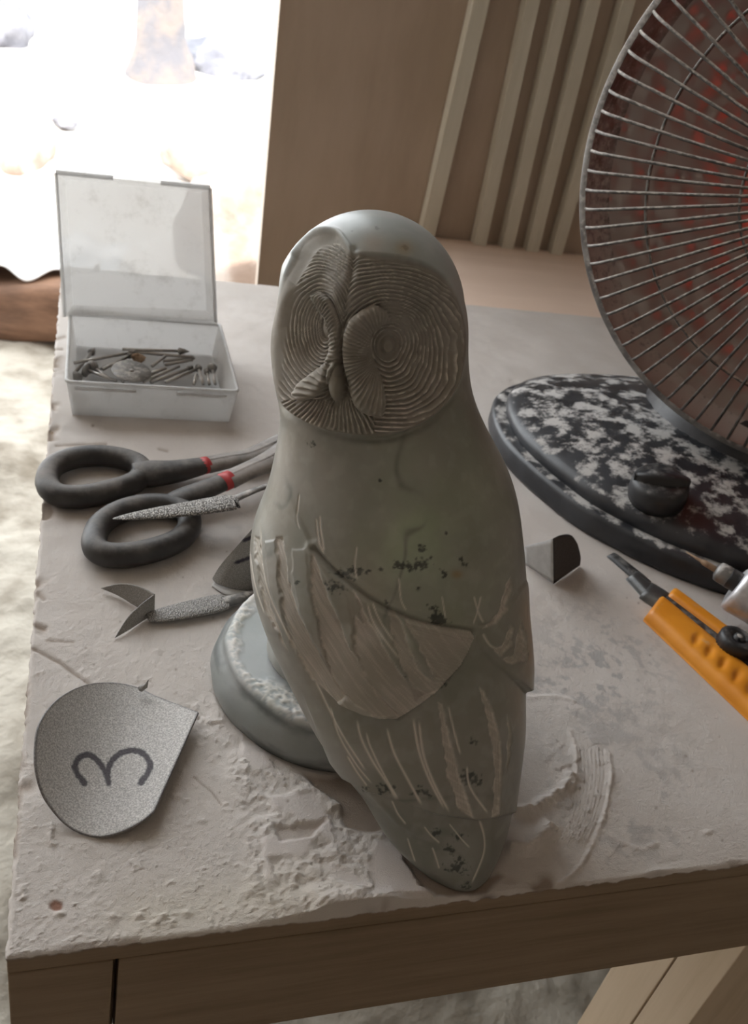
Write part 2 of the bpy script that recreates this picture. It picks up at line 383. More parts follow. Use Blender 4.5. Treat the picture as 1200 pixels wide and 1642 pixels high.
def gpoly(pts): return [tuple(atz(x, y)[:2]) for x, y in pts]
def dust_layer():
    nx, ny = 820, 720
    tx = np.interp(np.linspace(0, 1, nx), [0, .8, 1], [0, .52, TW])
    ty = np.linspace(0, 1, ny)**1.45*TD
    X, Y = np.meshgrid(tx, ty); x = X.ravel(); y = Y.ravel()
    P = np.stack([x, y, 0*x], 1)
    px, py = proj(np.stack([x, y, 0*x], 1))
    h = .00030*fbm(P*70, 4, 11)+.00022*np.abs(fbm(P*380, 3, 5))*sstep(.75, .2, y)
    n_lo = fbm(P*9, 3, 21); n_mid = fbm(P*38, 4, 22); n_hi = fbm(P*170, 4, 23); n_gr = fbm(P*430, 3, 24)
    dust = np.array(DUST); tint = np.tile(dust, (len(x), 1))*(1+.05*n_lo[:, None])
    wood_c = np.array([.25, .185, .135]); grey = np.array([.40, .39, .385])
    def blend(msk, c, k=1.0):
        nonlocal tint
        msk = np.clip(msk*k, 0, 1)[:, None]; tint = tint*(1-msk)+np.asarray(c)*msk
    # loose crumbs scattered over the left half
    crumb = np.clip(n_hi-.55+.25*n_lo, 0, 1)*sstep(500, 250, px)*sstep(950, 1150, py)
    h += .0014*crumb+.0006*np.clip(n_gr-.45, 0, 1)*sstep(620, 400, px)*sstep(850, 1100, py)
    # powder heaped before the sculpture
    pile = poly_sd(px, py, [(345, 1120), (400, 1200), (470, 1235), (560, 1250), (640, 1330), (660, 1380), (650, 1440), (600, 1470), (480, 1490), (390, 1460), (400, 1370), (370, 1270), (330, 1180)])
    pm = sstep(25, -35, pile)
    ridg = 1-np.abs(fbm(P*26+3.3, 4, 31))
    h += pm*(.0012+.0019*np.clip(n_mid+.2, -.3, 1)+.0012*np.clip(fbm(P*95+1.7, 4, 33), -.4, 1)+.0011*(ridg-.5)+.0007*n_hi*sstep(-.4, .5, n_mid)+.00035*n_gr)
    for poly in ([(390, 1195), (430, 1215), (440, 1235), (410, 1235), (385, 1215)],
                 [(430, 1280), (500, 1275), (535, 1330), (525, 1350), (490, 1320), (440, 1300)],
                 [(420, 1345), (470, 1345), (500, 1350), (490, 1375), (430, 1380), (445, 1420), (425, 1415)],
                 [(600, 1350), (640, 1365), (665, 1400), (690, 1440), (600, 1440), (590, 1400)],
                 [(520, 1390), (560, 1400), (590, 1430), (570, 1430), (530, 1410)]):
        sd = poly_sd(px, py, poly); k = sstep(5, -5, sd)      # smooth pressed flats
        h = h*(1-k)+k*.0026; blend(k, np.array(DUST)*[1.05, 1.04, 1.06], .8)
    heap = np.exp(-(((px-590)/130)**2+((py-1455)/24)**2)); h += heap*.0045*(1+.4*n_mid)
    # bare wood beside the tail
    for poly, st in (([(480, 1240), (570, 1245), (625, 1335), (600, 1330), (560, 1320), (540, 1290), (500, 1270)], .75),
                     ([(650, 1380), (680, 1395), (745, 1415), (800, 1395), (815, 1405), (780, 1432), (700, 1440), (672, 1425)], .8),
                     ([(440, 1330), (520, 1320), (500, 1345), (450, 1350)], .3)):
        sd = poly_sd(px, py, poly)+9*n_mid; k = sstep(6, -6, sd); h = h*(1-k)-.0004*k; blend(k, wood_c, st)
    # smudged bluish bare patches right of the sculpture
    sm = np.exp(-(((px-960)/110)**2+((py-1075)/100)**2))
    blend(sstep(-.15, .55, n_mid*.6+.7*n_hi+.3*n_gr)*sm, grey*.85, .75)
    sm2 = np.exp(-(((px-1000)/120)**2+((py-1290)/110)**2)); blend(sstep(.05, .7, n_mid+.5*n_hi)*sm2, grey*.8, .6)
    sm3 = np.exp(-(((px-870)/60)**2+((py-1110)/45)**2)); blend(sstep(-.1, .6, n_mid+.4*n_hi)*sm3, grey*.8, .5)
    blend(np.exp(-(((px-370)/110)**2+((py-880)/70)**2))*sstep(-.2, .5, n_mid), grey*.95, .5)
    # swept arcs of powder
    def ridge(pts, w, a, col_=None):
        nonlocal h
        d, fr = seg_dist(px, py, catmull(pts, 6)); k = np.exp(-(d/w)**2)*sstep(0, .08, fr)*sstep(1, .92, fr)
        h += a*k*(1+.5*n_hi)
        if col_ is not None: blend(k, col_, .8)
    bright = np.array(DUST)*1.12
    ridge([(910, 1165), (922, 1200), (924, 1245), (912, 1275)], 3.5, .0010, bright)
    ridge([(975, 1200), (979, 1245), (970, 1300), (950, 1355), (925, 1395), (885, 1425)], 4, .0013, bright)
    for off in range(0, 44, 6):
        ridge([(928+off, 1195), (930+off, 1250), (918+off*.95, 1310), (895+off*.9, 1360)], 1.8, .0006)
    ridge([(815, 1305), (850, 1300), (880, 1283), (905, 1262), (918, 1235)], 9, .0042, bright)
    ridge([(810, 1365), (845, 1362), (868, 1345), (885, 1318)], 11, .0040, bright)
    k = np.exp(-(((px-850)/38)**2+((py-1335)/32)**2)); h += .0018*k*(1+n_mid); blend(k, bright, .5)
    ridge([(838, 1118), (900, 1118), (925, 1128)], 3, .0007, bright)
    ridge([(960, 1330), (1020, 1360), (1060, 1350)], 5, .0006, bright)
    k = np.exp(-(((px-925)/55)**2+((py-1260)/90)**2))*sstep(.1, .5, n_hi); h += .0009*k
    # scratches and gouges in the board
    def gouge(pts, w, a, st=.6):
        nonlocal h
        d, fr = seg_dist(px, py, pts); k = np.exp(-(d/w)**2); h -= a*k; blend(k, wood_c, st)
    for pts, w_, a_ in (([(50, 1038), (95, 1062), (146, 1099)], 3.0, .0014), ([(52, 1000), (72, 1008)], 4, .0016), ([(310, 1245), (340, 1270), (355, 1290)], 1.5, .0005),
                        ([(90, 715), (170, 712)], 2, .0006), ([(255, 720), (268, 723)], 2.5, .0007), ([(86, 545), (104, 540)], 3, .001), ([(85, 559), (100, 560)], 2, .001),
                        ([(80, 640), (86, 655)], 4, .0014), ([(78, 690), (92, 686)], 5, .0016), ([(60, 950), (70, 960)], 4, .0015), ([(75, 1028), (118, 1030)], 2, .0006)):
        gouge(pts, w_, a_)
    rng = random.Random(4)
    for k_ in range(70):
        cx, cy = rng.uniform(100, 1190), rng.uniform(540, 1380); r_ = rng.uniform(1.2, 2.8)
        d = np.hypot(px-cx, py-cy); blend(np.exp(-(d/r_)**2), wood_c*.8, .7)
    for cx, cy, rx, ry in ((90, 1452, 9, 8),):
        k = sstep(1.4, .6, np.hypot((px-cx)/rx, (py-cy)/ry)+.4*n_hi); blend(k, (.22, .09, .05), .9); h -= .0006*k
    for cx, cy in ((95, 1465), (250, 1480), (225, 1468), (180, 1470), (262, 1470), (1135, 1335), (300, 1465)):
        k = np.exp(-(np.hypot(px-cx, (py-cy)*1.5)/7)**2); h += .0012*k; blend(k, bright, .6)
    # worn yellowish wash along the middle of the front edge
    blend(np.exp(-((y-.012)/.018)**2)*sstep(100, 260, px)*sstep(600, 430, px), np.array([.55, .50, .41]), .5)
    # chipped borders
    eb = np.minimum(np.minimum(x, TW-x)/.0022, np.minimum(y, TD-y)/.0022)
    chips = np.clip(fbm(P*34+9.7, 3, 41)-.45, 0, 1)*sstep(.012, .0, np.minimum(x, y))
    chips2 = sstep(.2, .6, fbm(P*60+2.7, 3, 43))*sstep(.0035, .0, np.minimum(x, y))
    k = np.clip(chips*4+chips2*.8, 0, 1); h -= .0016*k; blend(k, wood_c, .8)
    k = np.exp(-(((px-598)/14)**2+((py-1468)/6)**2))+np.exp(-(((px-785)/14)**2+((py-1440)/6)**2)); h -= .002*k; blend(k, wood_c*.4, .9)
    k = np.exp(-(((px-1058)/18)**2+((py-1402)/8)**2)); h += .002*k; blend(k, np.array(DUST)*.8, .8)
    foot = np.minimum(np.hypot(x-.196, y-.170)-.083, np.hypot(x-.2335, y-.026)-.022); k = sstep(.003, -.002, foot); h = h*(1-k)-.0004*k
    for (bx0, bx1, by0, by1) in ((.016, .168, .514, .672), (.43, .86, .22, .64), (.46, .58, .05, .26)):
        k = sstep(.004, -.004, np.maximum(np.maximum(bx0-x, x-bx1), np.maximum(by0-y, y-by1))); h = np.where(h > 0, h*(1-k), h)
    e = np.clip(eb, 0, 1); h = h*e-(1-e)**2*.0012
    Z = h
    yy = y+np.where(y < 1e-6, .0007*n_hi, 0); xx = x+np.where(x < 1e-6, .0007*n_hi, 0)
    V = np.stack([xx, yy, Z], 1)
    # skirt down to the board all round
    idx = np.arange(nx*ny).reshape(ny, nx)
    border = np.concatenate([idx[0, :], idx[1:, -1], idx[-1, -2::-1], idx[-2:0:-1, 0]])
    S = V[border].copy(); S[:, 2] = -.0026; b0 = len(V); nb_ = len(border)
    V = np.concatenate([V, S]); tint2 = np.concatenate([tint, np.tile(wood_c, (nb_, 1))])
    k = np.arange(nb_); k2 = (k+1) % nb_
    F = np.concatenate([grid_faces(ny, nx), np.stack([b0+k, b0+k2, border[k2], border[k]], 1)])
    o = mesh_obj('dust_layer', V, F, M['dust'], table)
    attr(o, 'tint', np.clip(tint2, 0, 1)); o['kind'] = 'stuff'
    o.matrix_parent_inverse = Matrix.Translation(table.location).inverted()
    o['label'] = 'pale stone dust and powder heaps covering the table top'
dust_layer()

# ------------------------------------------------------------------ owl sculpture
def cubic(xk, yk, x):
    xk = np.asarray(xk, float); yk = np.asarray(yk, float); n = len(xk); h = np.diff(xk); A = np.eye(n); b = np.zeros(n)
    for i in range(1, n-1):
        A[i, i-1] = h[i-1]; A[i, i] = 2*(h[i-1]+h[i]); A[i, i+1] = h[i]
        b[i] = 6*((yk[i+1]-yk[i])/h[i]-(yk[i]-yk[i-1])/h[i-1])
    m = np.linalg.solve(A, b); i = np.clip(np.searchsorted(xk, x)-1, 0, n-2); t = x-xk[i]; hh = h[i]
    return yk[i]+t*((yk[i+1]-yk[i])/hh-hh*(2*m[i]+m[i+1])/6)+m[i]*t**2/2+(m[i+1]-m[i])*t**3/(6*hh)
m, nt, p = new_mat('grey_green_marble'); M['marble'] = m
a1 = N(nt, 'ShaderNodeAttribute', attribute_name='tint'); a2 = N(nt, 'ShaderNodeAttribute', attribute_name='carve')
v = coords(nt); n1_ = noise(nt, v, 22, 5, .6); n2_ = noise(nt, v, 700, 3, .7)
c = mix_col(nt, ramp(nt, n1_, .3, .7), (.88, .90, .88), (1.06, 1.05, 1.06))
mu = N(nt, 'ShaderNodeMix', data_type='RGBA', blend_type='MULTIPLY'); mu.inputs[0].default_value = 1
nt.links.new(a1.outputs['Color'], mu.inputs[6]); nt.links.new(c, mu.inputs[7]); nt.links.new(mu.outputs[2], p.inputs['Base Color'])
rm = N(nt, 'ShaderNodeMapRange'); nt.links.new(a2.outputs['Fac'], rm.inputs[0]); rm.inputs[3].default_value = .33; rm.inputs[4].default_value = .85
nt.links.new(rm.outputs[0], p.inputs['Roughness'])
p.inputs['Specular IOR Level'].default_value = .36; p.inputs['Subsurface Weight'].default_value = .12; p.inputs['Subsurface Radius'].default_value = (.006, .007, .006); p.inputs['Subsurface Scale'].default_value = 1.0
bp = bump(nt, p, n2_, .12, .0004)

OZ = [0.0, 0.012, 0.028, 0.045, 0.065, 0.085, 0.105, 0.125, 0.145, 0.165, 0.18, 0.193, 0.205, 0.218, 0.232, 0.25, 0.268]
ODEP = [0.02, 0.0312, 0.0465, 0.0624, 0.0799, 0.0959, 0.1074, 0.1178, 0.1248, 0.1312, 0.135, 0.1383, 0.1405, 0.1418, 0.1431, 0.1443, 0.145]
OLAT = [-0.0084, -0.0173, -0.0272, -0.0405, -0.0533, -0.0652, -0.0743, -0.0797, -0.0819, -0.0857, -0.0908, -0.0976, -0.1049, -0.1111, -0.1152, -0.1174, -0.1209]
ORAD = [0.0244, 0.037, 0.0476, 0.0598, 0.0703, 0.0781, 0.0818, 0.0812, 0.076, 0.0709, 0.066, 0.0611, 0.0585, 0.0564, 0.0546, 0.0518, 0.0516]
OTOP, OZ1 = .30388, .25
FH = np.array([FW[0], FW[1], 0]); FH /= np.linalg.norm(FH); ER = np.array([FH[1], -FH[0], 0])
O0 = np.array([.233, .009, 0])

DISC = [(478, 392), (492, 376), (515, 367), (538, 370), (552, 385), (565, 404), (590, 406), (640, 411), (690, 426), (720, 452), (738, 492), (747, 540), (744, 580),
        (733, 615), (708, 650), (670, 680), (625, 696), (572, 697), (520, 686), (480, 665), (455, 640), (441, 602), (434, 560), (438, 520), (447, 478), (456, 440)]
LOBE_R = [(603, 489), (580, 497), (560, 512), (549, 535), (546, 560), (549, 585), (556, 610), (563, 632), (575, 652), (592, 662), (612, 666), (620, 645), (615, 610), (603, 590), (594, 565), (597, 540), (612, 525), (634, 518), (625, 500)]
LOBE_L = [(488, 474), (505, 465), (522, 478), (535, 500), (543, 525), (546, 555), (543, 580), (536, 592), (528, 615), (515, 632), (492, 640), (477, 632), (480, 613), (495, 598), (512, 585), (521, 565), (520, 540), (510, 515), (497, 495)]
WING_L = [(505, 880), (530, 910), (560, 935), (590, 958), (620, 975), (650, 988), (680, 998), (720, 1006), (757, 1011), (757, 1022), (735, 1065), (700, 1105), (665, 1132), (638, 1149), (610, 1148), (585, 1142), (545, 1126), (500, 1088), (470, 1050), (440, 1010), (380, 940), (375, 860), (400, 790), (440, 750), (470, 800), (490, 845)]
WING_R = [(767, 1006), (790, 1000), (812, 975), (832, 945), (850, 925), (885, 920), (885, 1088), (852, 1104), (842, 1110), (832, 1098), (815, 1082), (790, 1062), (774, 1040)]
COVERT = [(440, 1010), (500, 1088), (560, 1130), (640, 1152), (700, 1105), (757, 1020), (790, 1062), (815, 1082), (845, 1105), (880, 1105), (880, 1300), (800, 1304), (760, 1312), (700, 1305), (640, 1283), (585, 1265), (540, 1240)]
BANDS = [[(443, 862), (455, 862), (463, 930), (482, 985), (505, 1030), (537, 1085), (560, 1112), (545, 1124), (500, 1088), (470, 1040), (455, 1000), (445, 930)],
         [(408, 860), (417, 862), (422, 930), (440, 990), (462, 1045), (452, 1030), (425, 975), (412, 920)],
         [(503, 888), (509, 893), (520, 935), (540, 985), (560, 1030), (578, 1062), (605, 1105), (642, 1145), (600, 1142), (560, 1118), (537, 1090), (520, 1050), (510, 1000), (502, 950), (500, 905)],
         [(568, 945), (575, 955), (590, 990), (602, 1010), (625, 1050), (655, 1095), (690, 1112), (642, 1148), (605, 1115), (585, 1075), (572, 1050), (568, 1010), (571, 986), (584, 1000), (577, 975)],
         [(622, 978), (632, 976), (645, 1000), (655, 1035), (668, 1070), (690, 1090), (722, 1088), (700, 1105), (665, 1120), (650, 1085), (640, 1062), (628, 1015)],
         [(640, 984), (690, 1001), (756, 1013), (757, 1022), (742, 1055), (718, 1092), (692, 1085), (676, 1050), (660, 1018)],
         [(814, 935), (820, 925), (822, 945), (812, 978), (795, 1000), (775, 1007), (800, 985)],
         [(815, 1000), (820, 1006), (815, 1035), (800, 1052), (788, 1040), (803, 1035)],
         [(800, 1056), (818, 1050), (830, 995), (838, 1030), (836, 1058), (818, 1066)],
         [(703, 1125), (710, 1128), (722, 1190), (735, 1245), (752, 1290), (757, 1308), (735, 1300), (715, 1240), (708, 1190)],
         [(768, 1100), (776, 1108), (790, 1150), (797, 1220), (792, 1300), (780, 1305), (784, 1240), (778, 1170)],
         [(811, 1145), (815, 1175), (812, 1210), (803, 1235), (808, 1190)]]
SLIVERS = [[(470, 880), (492, 880), (500, 950), (512, 1010), (524, 1055), (537, 1087), (522, 1070), (500, 1030), (484, 985), (470, 930)],
           [(522, 915), (540, 930), (558, 955), (566, 1000), (570, 1045), (578, 1062), (560, 1032), (540, 985), (528, 950)],
           [(424, 868), (443, 866), (446, 930), (458, 990), (476, 1032), (450, 990), (432, 940)],
           [(596, 972), (620, 984), (630, 1030), (645, 1070), (660, 1100), (640, 1075), (618, 1035), (603, 1000)],
           [(648, 1005), (662, 1025), (676, 1055), (690, 1085), (676, 1078), (662, 1050)],
           [(560, 1000), (566, 1010), (572, 1052), (584, 1078), (575, 1060)]]
LINES = [([(573, 1150), (580, 1180), (600, 1220), (625, 1258), (638, 1281)], 1.6), ([(588, 1170), (595, 1195), (617, 1240), (640, 1280)], 1.4), ([(620, 1163), (632, 1205), (655, 1250), (677, 1290)], 1.8),
         ([(662, 1148), (670, 1200), (688, 1250), (712, 1296)], 1.7), ([(671, 1152), (677, 1205), (695, 1255), (720, 1302)], 1.6), ([(718, 1130), (728, 1180), (736, 1210)], 1.2), ([(745, 1225), (750, 1260), (775, 1300)], 1.2),
         ([(559, 1208), (575, 1235), (592, 1258)], 1.3), ([(628, 1283), (638, 1305), (652, 1322)], 1.2), ([(680, 1325), (692, 1340), (706, 1352)], 1.2), ([(693, 1358), (699, 1375), (705, 1394)], 1.3), ([(653, 1343), (659, 1362), (666, 1383)], 1.2),
         ([(502, 1085), (530, 1140), (560, 1190), (590, 1235)], 1.5), ([(530, 1130), (545, 1175), (575, 1225), (600, 1255)], 1.3), ([(720, 1320), (740, 1345), (752, 1358)], 1.0),
         ([(513, 825), (514, 850), (521, 885)], 1.3), ([(507, 830), (511, 865), (522, 890)], 1.1), ([(573, 875), (569, 905), (573, 930)], 1.1), ([(640, 925), (643, 960), (652, 980)], 1.2), ([(709, 955), (715, 992)], 1.1),
         ([(760, 955), (769, 985), (778, 1000)], 1.2), ([(772, 955), (765, 985), (759, 1002)], 1.1), ([(480, 790), (477, 830), (483, 850)], 1.0), ([(590, 965), (600, 1000), (640, 1055)], 1.4), ([(597, 962), (612, 1000), (650, 1050)], 1.2),
         ([(418, 840), (420, 900), (432, 955), (462, 1020), (478, 1055)], 1.2), ([(400, 880), (408, 935), (424, 985)], 1.0), ([(775, 1015), (785, 1035), (800, 1041)], 1.4), ([(765, 1310), (772, 1340), (770, 1370), (752, 1412)], 1.3)]
SPOTS = [(568, 917, 16), (640, 905, 10), (660, 908, 11), (676, 905, 16), (690, 895, 8), (675, 880, 8), (712, 919, 9), (672, 943, 7), (694, 976, 12), (704, 992, 15), (620, 965, 6), (548, 922, 14), (590, 918, 5), (610, 912, 5), (740, 896, 6), (745, 905, 6),
         (715, 855, 5), (540, 940, 16), (730, 1388, 18), (745, 1414, 8), (735, 1342, 12), (620, 1262, 12), (675, 1268, 14), (750, 1245, 16), (755, 1185, 9), (585, 1262, 10), (478, 935, 5), (565, 370, 3), (605, 365, 6), (650, 398, 8), (500, 712, 6), (610, 770, 4), (640, 1083, 7), (710, 1098, 7), (720, 1360, 10), (700, 1335, 9)]

def build_owl():
    zr = np.concatenate([np.linspace(0, .17, 330, endpoint=False), np.linspace(.17, OZ1, 230, endpoint=False),
                         OZ1+(OTOP-OZ1)*np.sin(np.linspace(0, 1, 150)*PI/2)])
    th = np.radians(np.concatenate([np.linspace(-200, 20, 430, endpoint=False), np.linspace(20, 160, 70, endpoint=False)]))
    zz = np.minimum(zr, OZ[-1]); la, de, ra = cubic(OZ, OLAT, zz), cubic(OZ, ODEP, zz), cubic(OZ, ORAD, zz)
    ra = ra*np.where(zr > OZ1, np.sqrt(np.maximum(1-((zr-OZ1)/(OTOP-OZ1))**2, 1e-7)), 1)
    X = O0+la[:, None, None]*ER+de[:, None, None]*FH+ra[:, None, None]*(np.cos(th)[None, :, None]*ER+np.sin(th)[None, :, None]*FH)
    X[..., 2] = zr[:, None]
    nr, nc = len(zr), len(th)
    # normals of the smooth block
    dT = np.roll(X, -1, 1)-np.roll(X, 1, 1); dZ = np.gradient(X, axis=0); nrm = np.cross(dT, dZ)
    nrm /= np.linalg.norm(nrm, axis=2)[..., None]+1e-15
    nrm[-1] = [0, 0, 1]
    B = X.reshape(-1, 3); nrm = nrm.reshape(-1, 3)
    px, py = proj(B)
    vw = CAM-B; vw /= np.linalg.norm(vw, axis=1)[:, None]; face = (nrm*vw).sum(1)
    fm = sstep(-.35, -.05, face); ff = sstep(-.02, .22, face)
    P3 = B*1.0
    nA = fbm(P3*60, 3, 1); nB = fbm(P3*260, 3, 2); nC = fbm(P3*22, 3, 3)
    h = np.zeros(len(B)); carve = np.zeros(len(B)); light = np.zeros(len(B)); dark = np.zeros(len(B))
    jx = px+3.0*nA; jy = py+3.0*fbm(P3*60+5, 3, 7)
    front = face > -.36
    # ---------------- head
    H = front & (py < 760)
    x, y, qx, qy = px[H], py[H], jx[H], jy[H]; nb = nB[H]; na = nA[H]
    sd = poly_sd(x, y, [tuple(q) for q in catmull(DISC, 3, True)]); ins = sstep(2.5, -2.5, sd)
    hh = np.zeros(len(x)); cv = ins.copy(); lt = np.zeros(len(x)); dk = np.zeros(len(x))
    low = sstep(560, 660, y)
    hh += 11*sstep(1.5, -4, sd)*low                                   # the disc stands proud of the neck below
    hh -= 9*ins*sstep(490, 400, y)                                    # and is cut back under the crown
    hh -= 7*sstep(1, -13, sd)*sstep(575, 510, x)*sstep(690, 600, y)   # thick bevel inside the left rim
    hh -= 5*np.exp(-((sd-7)/6)**2)*low                                # groove round the neck
    mid, fr = seg_dist(x, y, [(568, 400), (566, 430), (556, 480), (547, 525), (546, 560), (546, 600)])
    cx = np.interp(y, [400, 430, 480, 525, 600, 700], [568, 566, 556, 547, 545, 545])
    right = x > cx
    # dished eye hollows
    dr = np.hypot(qx-630, (qy-562)*1.0); dl = np.hypot((qx-506)*1.55, qy-528)
    bowl_r = -30*np.clip(1-(np.hypot(x-640, y-565)/112)**2, 0, 1)**1.0*right
    bowl_l = -22*np.clip(1-((x-497)/52)**2-((y-535)/100)**2, 0, 1)*(~right)
    k_in = sstep(0, -18, sd)
    hh += (bowl_r+bowl_l)*k_in
    hh += 4*np.exp(-((sd+9)/7)**2)*(x > 560)*sstep(430, 520, y)+5*np.exp(-((sd+7)/6)**2)*(~right)*sstep(420, 500, y)
    # feather lobes
    sr = poly_sd(x, y, LOBE_R); sL = poly_sd(x, y, LOBE_L)
    rnd = lambda q: np.sqrt(np.clip(1-(1-np.clip(-q, 0, None))**2, 0, 1)*(q < 0)+0*q)
    lr = rnd(np.clip((sr-1)/20, -1, 0)); ll = rnd(np.clip((sL-1)/13, -1, 0))
    hh += 27*lr*sstep(650, 580, x)+12*lr*sstep(580, 650, x)+20*ll
    inlobe = np.clip(sstep(1, -3, sr)+sstep(1, -3, sL), 0, 1)
    dk += .5*np.exp(-((sr-3)/3.5)**2)+.4*np.exp(-((sL-3)/3)**2)
    # beak
    be = np.hypot((x-540-.10*(y-612))/11.5, (y-612)/29); bk = np.clip(1-be**2, 0, 1)
    hh += 15*np.sqrt(bk)-7*np.exp(-((be-1.25)/.25)**2)*ins
    hh -= 9*np.exp(-(np.hypot((x-560)/9, (y-622)/22))**2)
    hh -= 7*np.exp(-(mid/4.0)**2)*sstep(.35, .75, fr)-0*mid
    # brow planes rising either side of the parting
    hh += 7*np.exp(-((x-cx)/26)**2)*sstep(520, 440, y)*ins-5*np.exp(-(mid/5)**2)*sstep(.6, .2, fr)
    # chisel lines
    def lines(t, per, amp, prof=.8):
        g = np.sin(2*PI*t/per); return amp*(np.sign(g)*np.abs(g)**prof)
    free = ins*(1-inlobe)*(be > 1.05)
    gr = lines(dr+2.5*na, 6.6, 1.0)*(dr > 26); gl = lines(dl+2.0*na, 6.0, 1.0)*(dl > 20)
    chin = (y > 640)&(dr > 95)&(sr > 2)&(sL > 2)
    ang = np.arctan2(y-585, x-547); gc = lines(ang*85+2*na, 6.0, 1.0)
    g = np.where(chin & (x < 600), gc, np.where(right, gr, gl))
    brk = sstep(-.75, -.1, nb+.5*na)                                  # the strokes break off here and there
    edge = sstep(-3, -9, sd+10*sstep(560, 500, x)*sstep(660, 560, y)); fine = sstep(-.2, .5, fbm(P3[H]*330, 2, 17))
    hh += 2.5*g*free*edge*(.35+.65*brk); lt += np.clip(g, 0, 1)**2*free*edge*brk*(.28+.6*fine)
    aR = np.arctan2(qy-572, qx-618); gR = lines(aR*60+1.5*na, 6.2, 1.0)
    dP, frL = seg_dist(x, y, [(500, 468), (520, 495), (535, 530), (537, 560), (528, 585), (508, 605), (494, 625), (486, 640)])
    gL = lines(frL*205+.9*(x-520)*.5+2*na, 7.0, 1.0)
    hh += 1.9*gR*sstep(0, -5, sr)+2.0*gL*sstep(0, -5, sL)
    lt += .4*np.clip(gR, 0, 1)**2*sstep(0, -5, sr)*(.3+fine)+.4*np.clip(gL, 0, 1)**2*sstep(0, -5, sL)*(.3+fine)
    # eyes
    er_ = np.hypot(x-629, y-562); hh += 3.5*sstep(15, 9, er_)-2.5*np.exp(-((er_-17)/2.2)**2)+2.0*np.exp(-((er_-21)/2)**2)-2*np.exp(-((er_-26)/2.2)**2)
    el_ = np.hypot((x-509)*1.5, y-528); hh += 3.5*sstep(17, 9, el_)-2.5*np.exp(-((el_-19)/2.4)**2)+2.0*np.exp(-((el_-24)/2)**2)
    hh += 1.6*np.exp(-((er_-9)/1.5)**2)
    # sharp lip of the crown over the left brow
    lip, _ = seg_dist(x, y, [tuple(q) for q in catmull([(470, 405), (490, 378), (515, 367), (540, 371), (556, 390), (568, 404)], 6)])
    hh += 3*np.exp(-(lip/4)**2)
    smooth_rim = np.exp(-((sd+5)/6)**2)*sstep(480, 440, x-0*y); cv *= 1
    hz = hh.copy(); hs = h[H]; hs += hz; h[H] = hs
    carve[H] = cv; light[H] = lt; dark[H] = dk
    # ---------------- wings, coverts and tail
    Bm = front & (py > 740)
    x, y, qx, qy = px[Bm], py[Bm], jx[Bm], jy[Bm]; nb = nB[Bm]; na = nA[Bm]
    hh = np.zeros(len(x)); cv = np.zeros(len(x)); lt = np.zeros(len(x))
    sw = poly_sd(x, y, WING_L); swr = poly_sd(x, y, WING_R); sc = poly_sd(x, y, COVERT)
    lowedge = sstep(985, 1040, y)
    hh += 15*sstep(1.2, -2.6, sw)*lowedge*sstep(520, 620, x+.3*(y-1000))+5*sstep(2, -5, sw)*sstep(1060, 960, y)*sstep(440, 520, x)
    up, _ = seg_dist(x, y, [(505, 880), (530, 910), (560, 935), (590, 958), (620, 975), (650, 988), (680, 998), (720, 1006), (757, 1012)])
    hh -= 4.5*np.exp(-(up/3.5)**2); hh += 3.0*np.exp(-((up-8)/6)**2)
    wk = sstep(1.5, -3, swr); hh += (4+9*sstep(960, 1085, y)*sstep(800, 850, x))*wk
    hh += 6*sstep(1.5, -2.5, sc)*sstep(1100, 1200, y)
    r2, _ = seg_dist(x, y, [(592, 1268), (640, 1320), (690, 1348), (735, 1372)]); hh += 2*np.exp(-(r2/5)**2)
    rt, _ = seg_dist(x, y, [(775, 1020), (780, 1150), (785, 1300), (775, 1345), (750, 1415)]); hh += 8*np.exp(-(rt/26)**2)*sstep(1040, 1200, y)
    wtip = np.exp(-(np.hypot((x-768)/16, (y-1020)/18))**2); hh -= 6*wtip
    fn2 = sstep(-.1, .7, fbm(np.stack([lines2(x, y, 3)/3.2, y/40, 0*x], 1), 3, 19)); brk2 = sstep(-.5, .3, nb)
    for i, b in enumerate(BANDS):
        s = poly_sd(x+2.2*nb, y+2.0*na, b); k = sstep(1.2, -2.0, s)
        dirx = lines2(x, y, i)
        g = np.sin(dirx*2*PI/4.2+1.5*na)
        cv = np.maximum(cv, k); hh -= 3.0*k; hh += .9*g*k; lt = np.maximum(lt, k*(.20+.14*np.clip(g, 0, 1)*fn2+.26*fn2)+.45*np.exp(-((s+1.5)/1.6)**2)*brk2)
    sliv = np.zeros(len(x))
    for s_ in SLIVERS:
        k = sstep(1, -2, poly_sd(x+2*nb, y+2*na, s_)); sliv = np.maximum(sliv, k); cv *= 1-k; lt *= 1-k; hh += 1.4*k
    low_w = sstep(3, -3, sw)*sstep(1030, 1110, y+.35*(x-600))*sstep(480, 520, x); cv = np.maximum(cv, .55*low_w*(1-sliv)); lt = np.maximum(lt, low_w*(.06+.34*fn2*brk2)*(1-sliv))
    for pts, wd in LINES:
        d, fr = seg_dist(x, y, catmull(pts, 5)); k = np.exp(-(d/(wd*1.0))**2)*sstep(0, .1, fr)*sstep(1, .9, fr)
        hh -= 1.3*k; lt = np.maximum(lt, .95*k); cv = np.maximum(cv, k)
    h[Bm] += hh; carve[Bm] = np.maximum(carve[Bm], cv); light[Bm] = np.maximum(light[Bm], lt)
    # keep the join between the two zones and the silhouette calm
    calm = np.where(py > 740, np.maximum(ff, fm*sstep(900, 960, py)), ff)
    V = B+nrm*(h*.00034*calm)[:, None]
    V[:, 2] = np.maximum(V[:, 2], .0004)
    # ---------------- stone colour
    stone = np.array([.255, .246, .217]); green = np.array([.365, .405, .30]); brown = np.array([.29, .262, .225])
    crown = np.array([.38, .405, .405]); cut = np.array([.285, .258, .225]); pale = np.array([.66, .61, .55])
    tint = np.tile(stone, (len(B), 1))
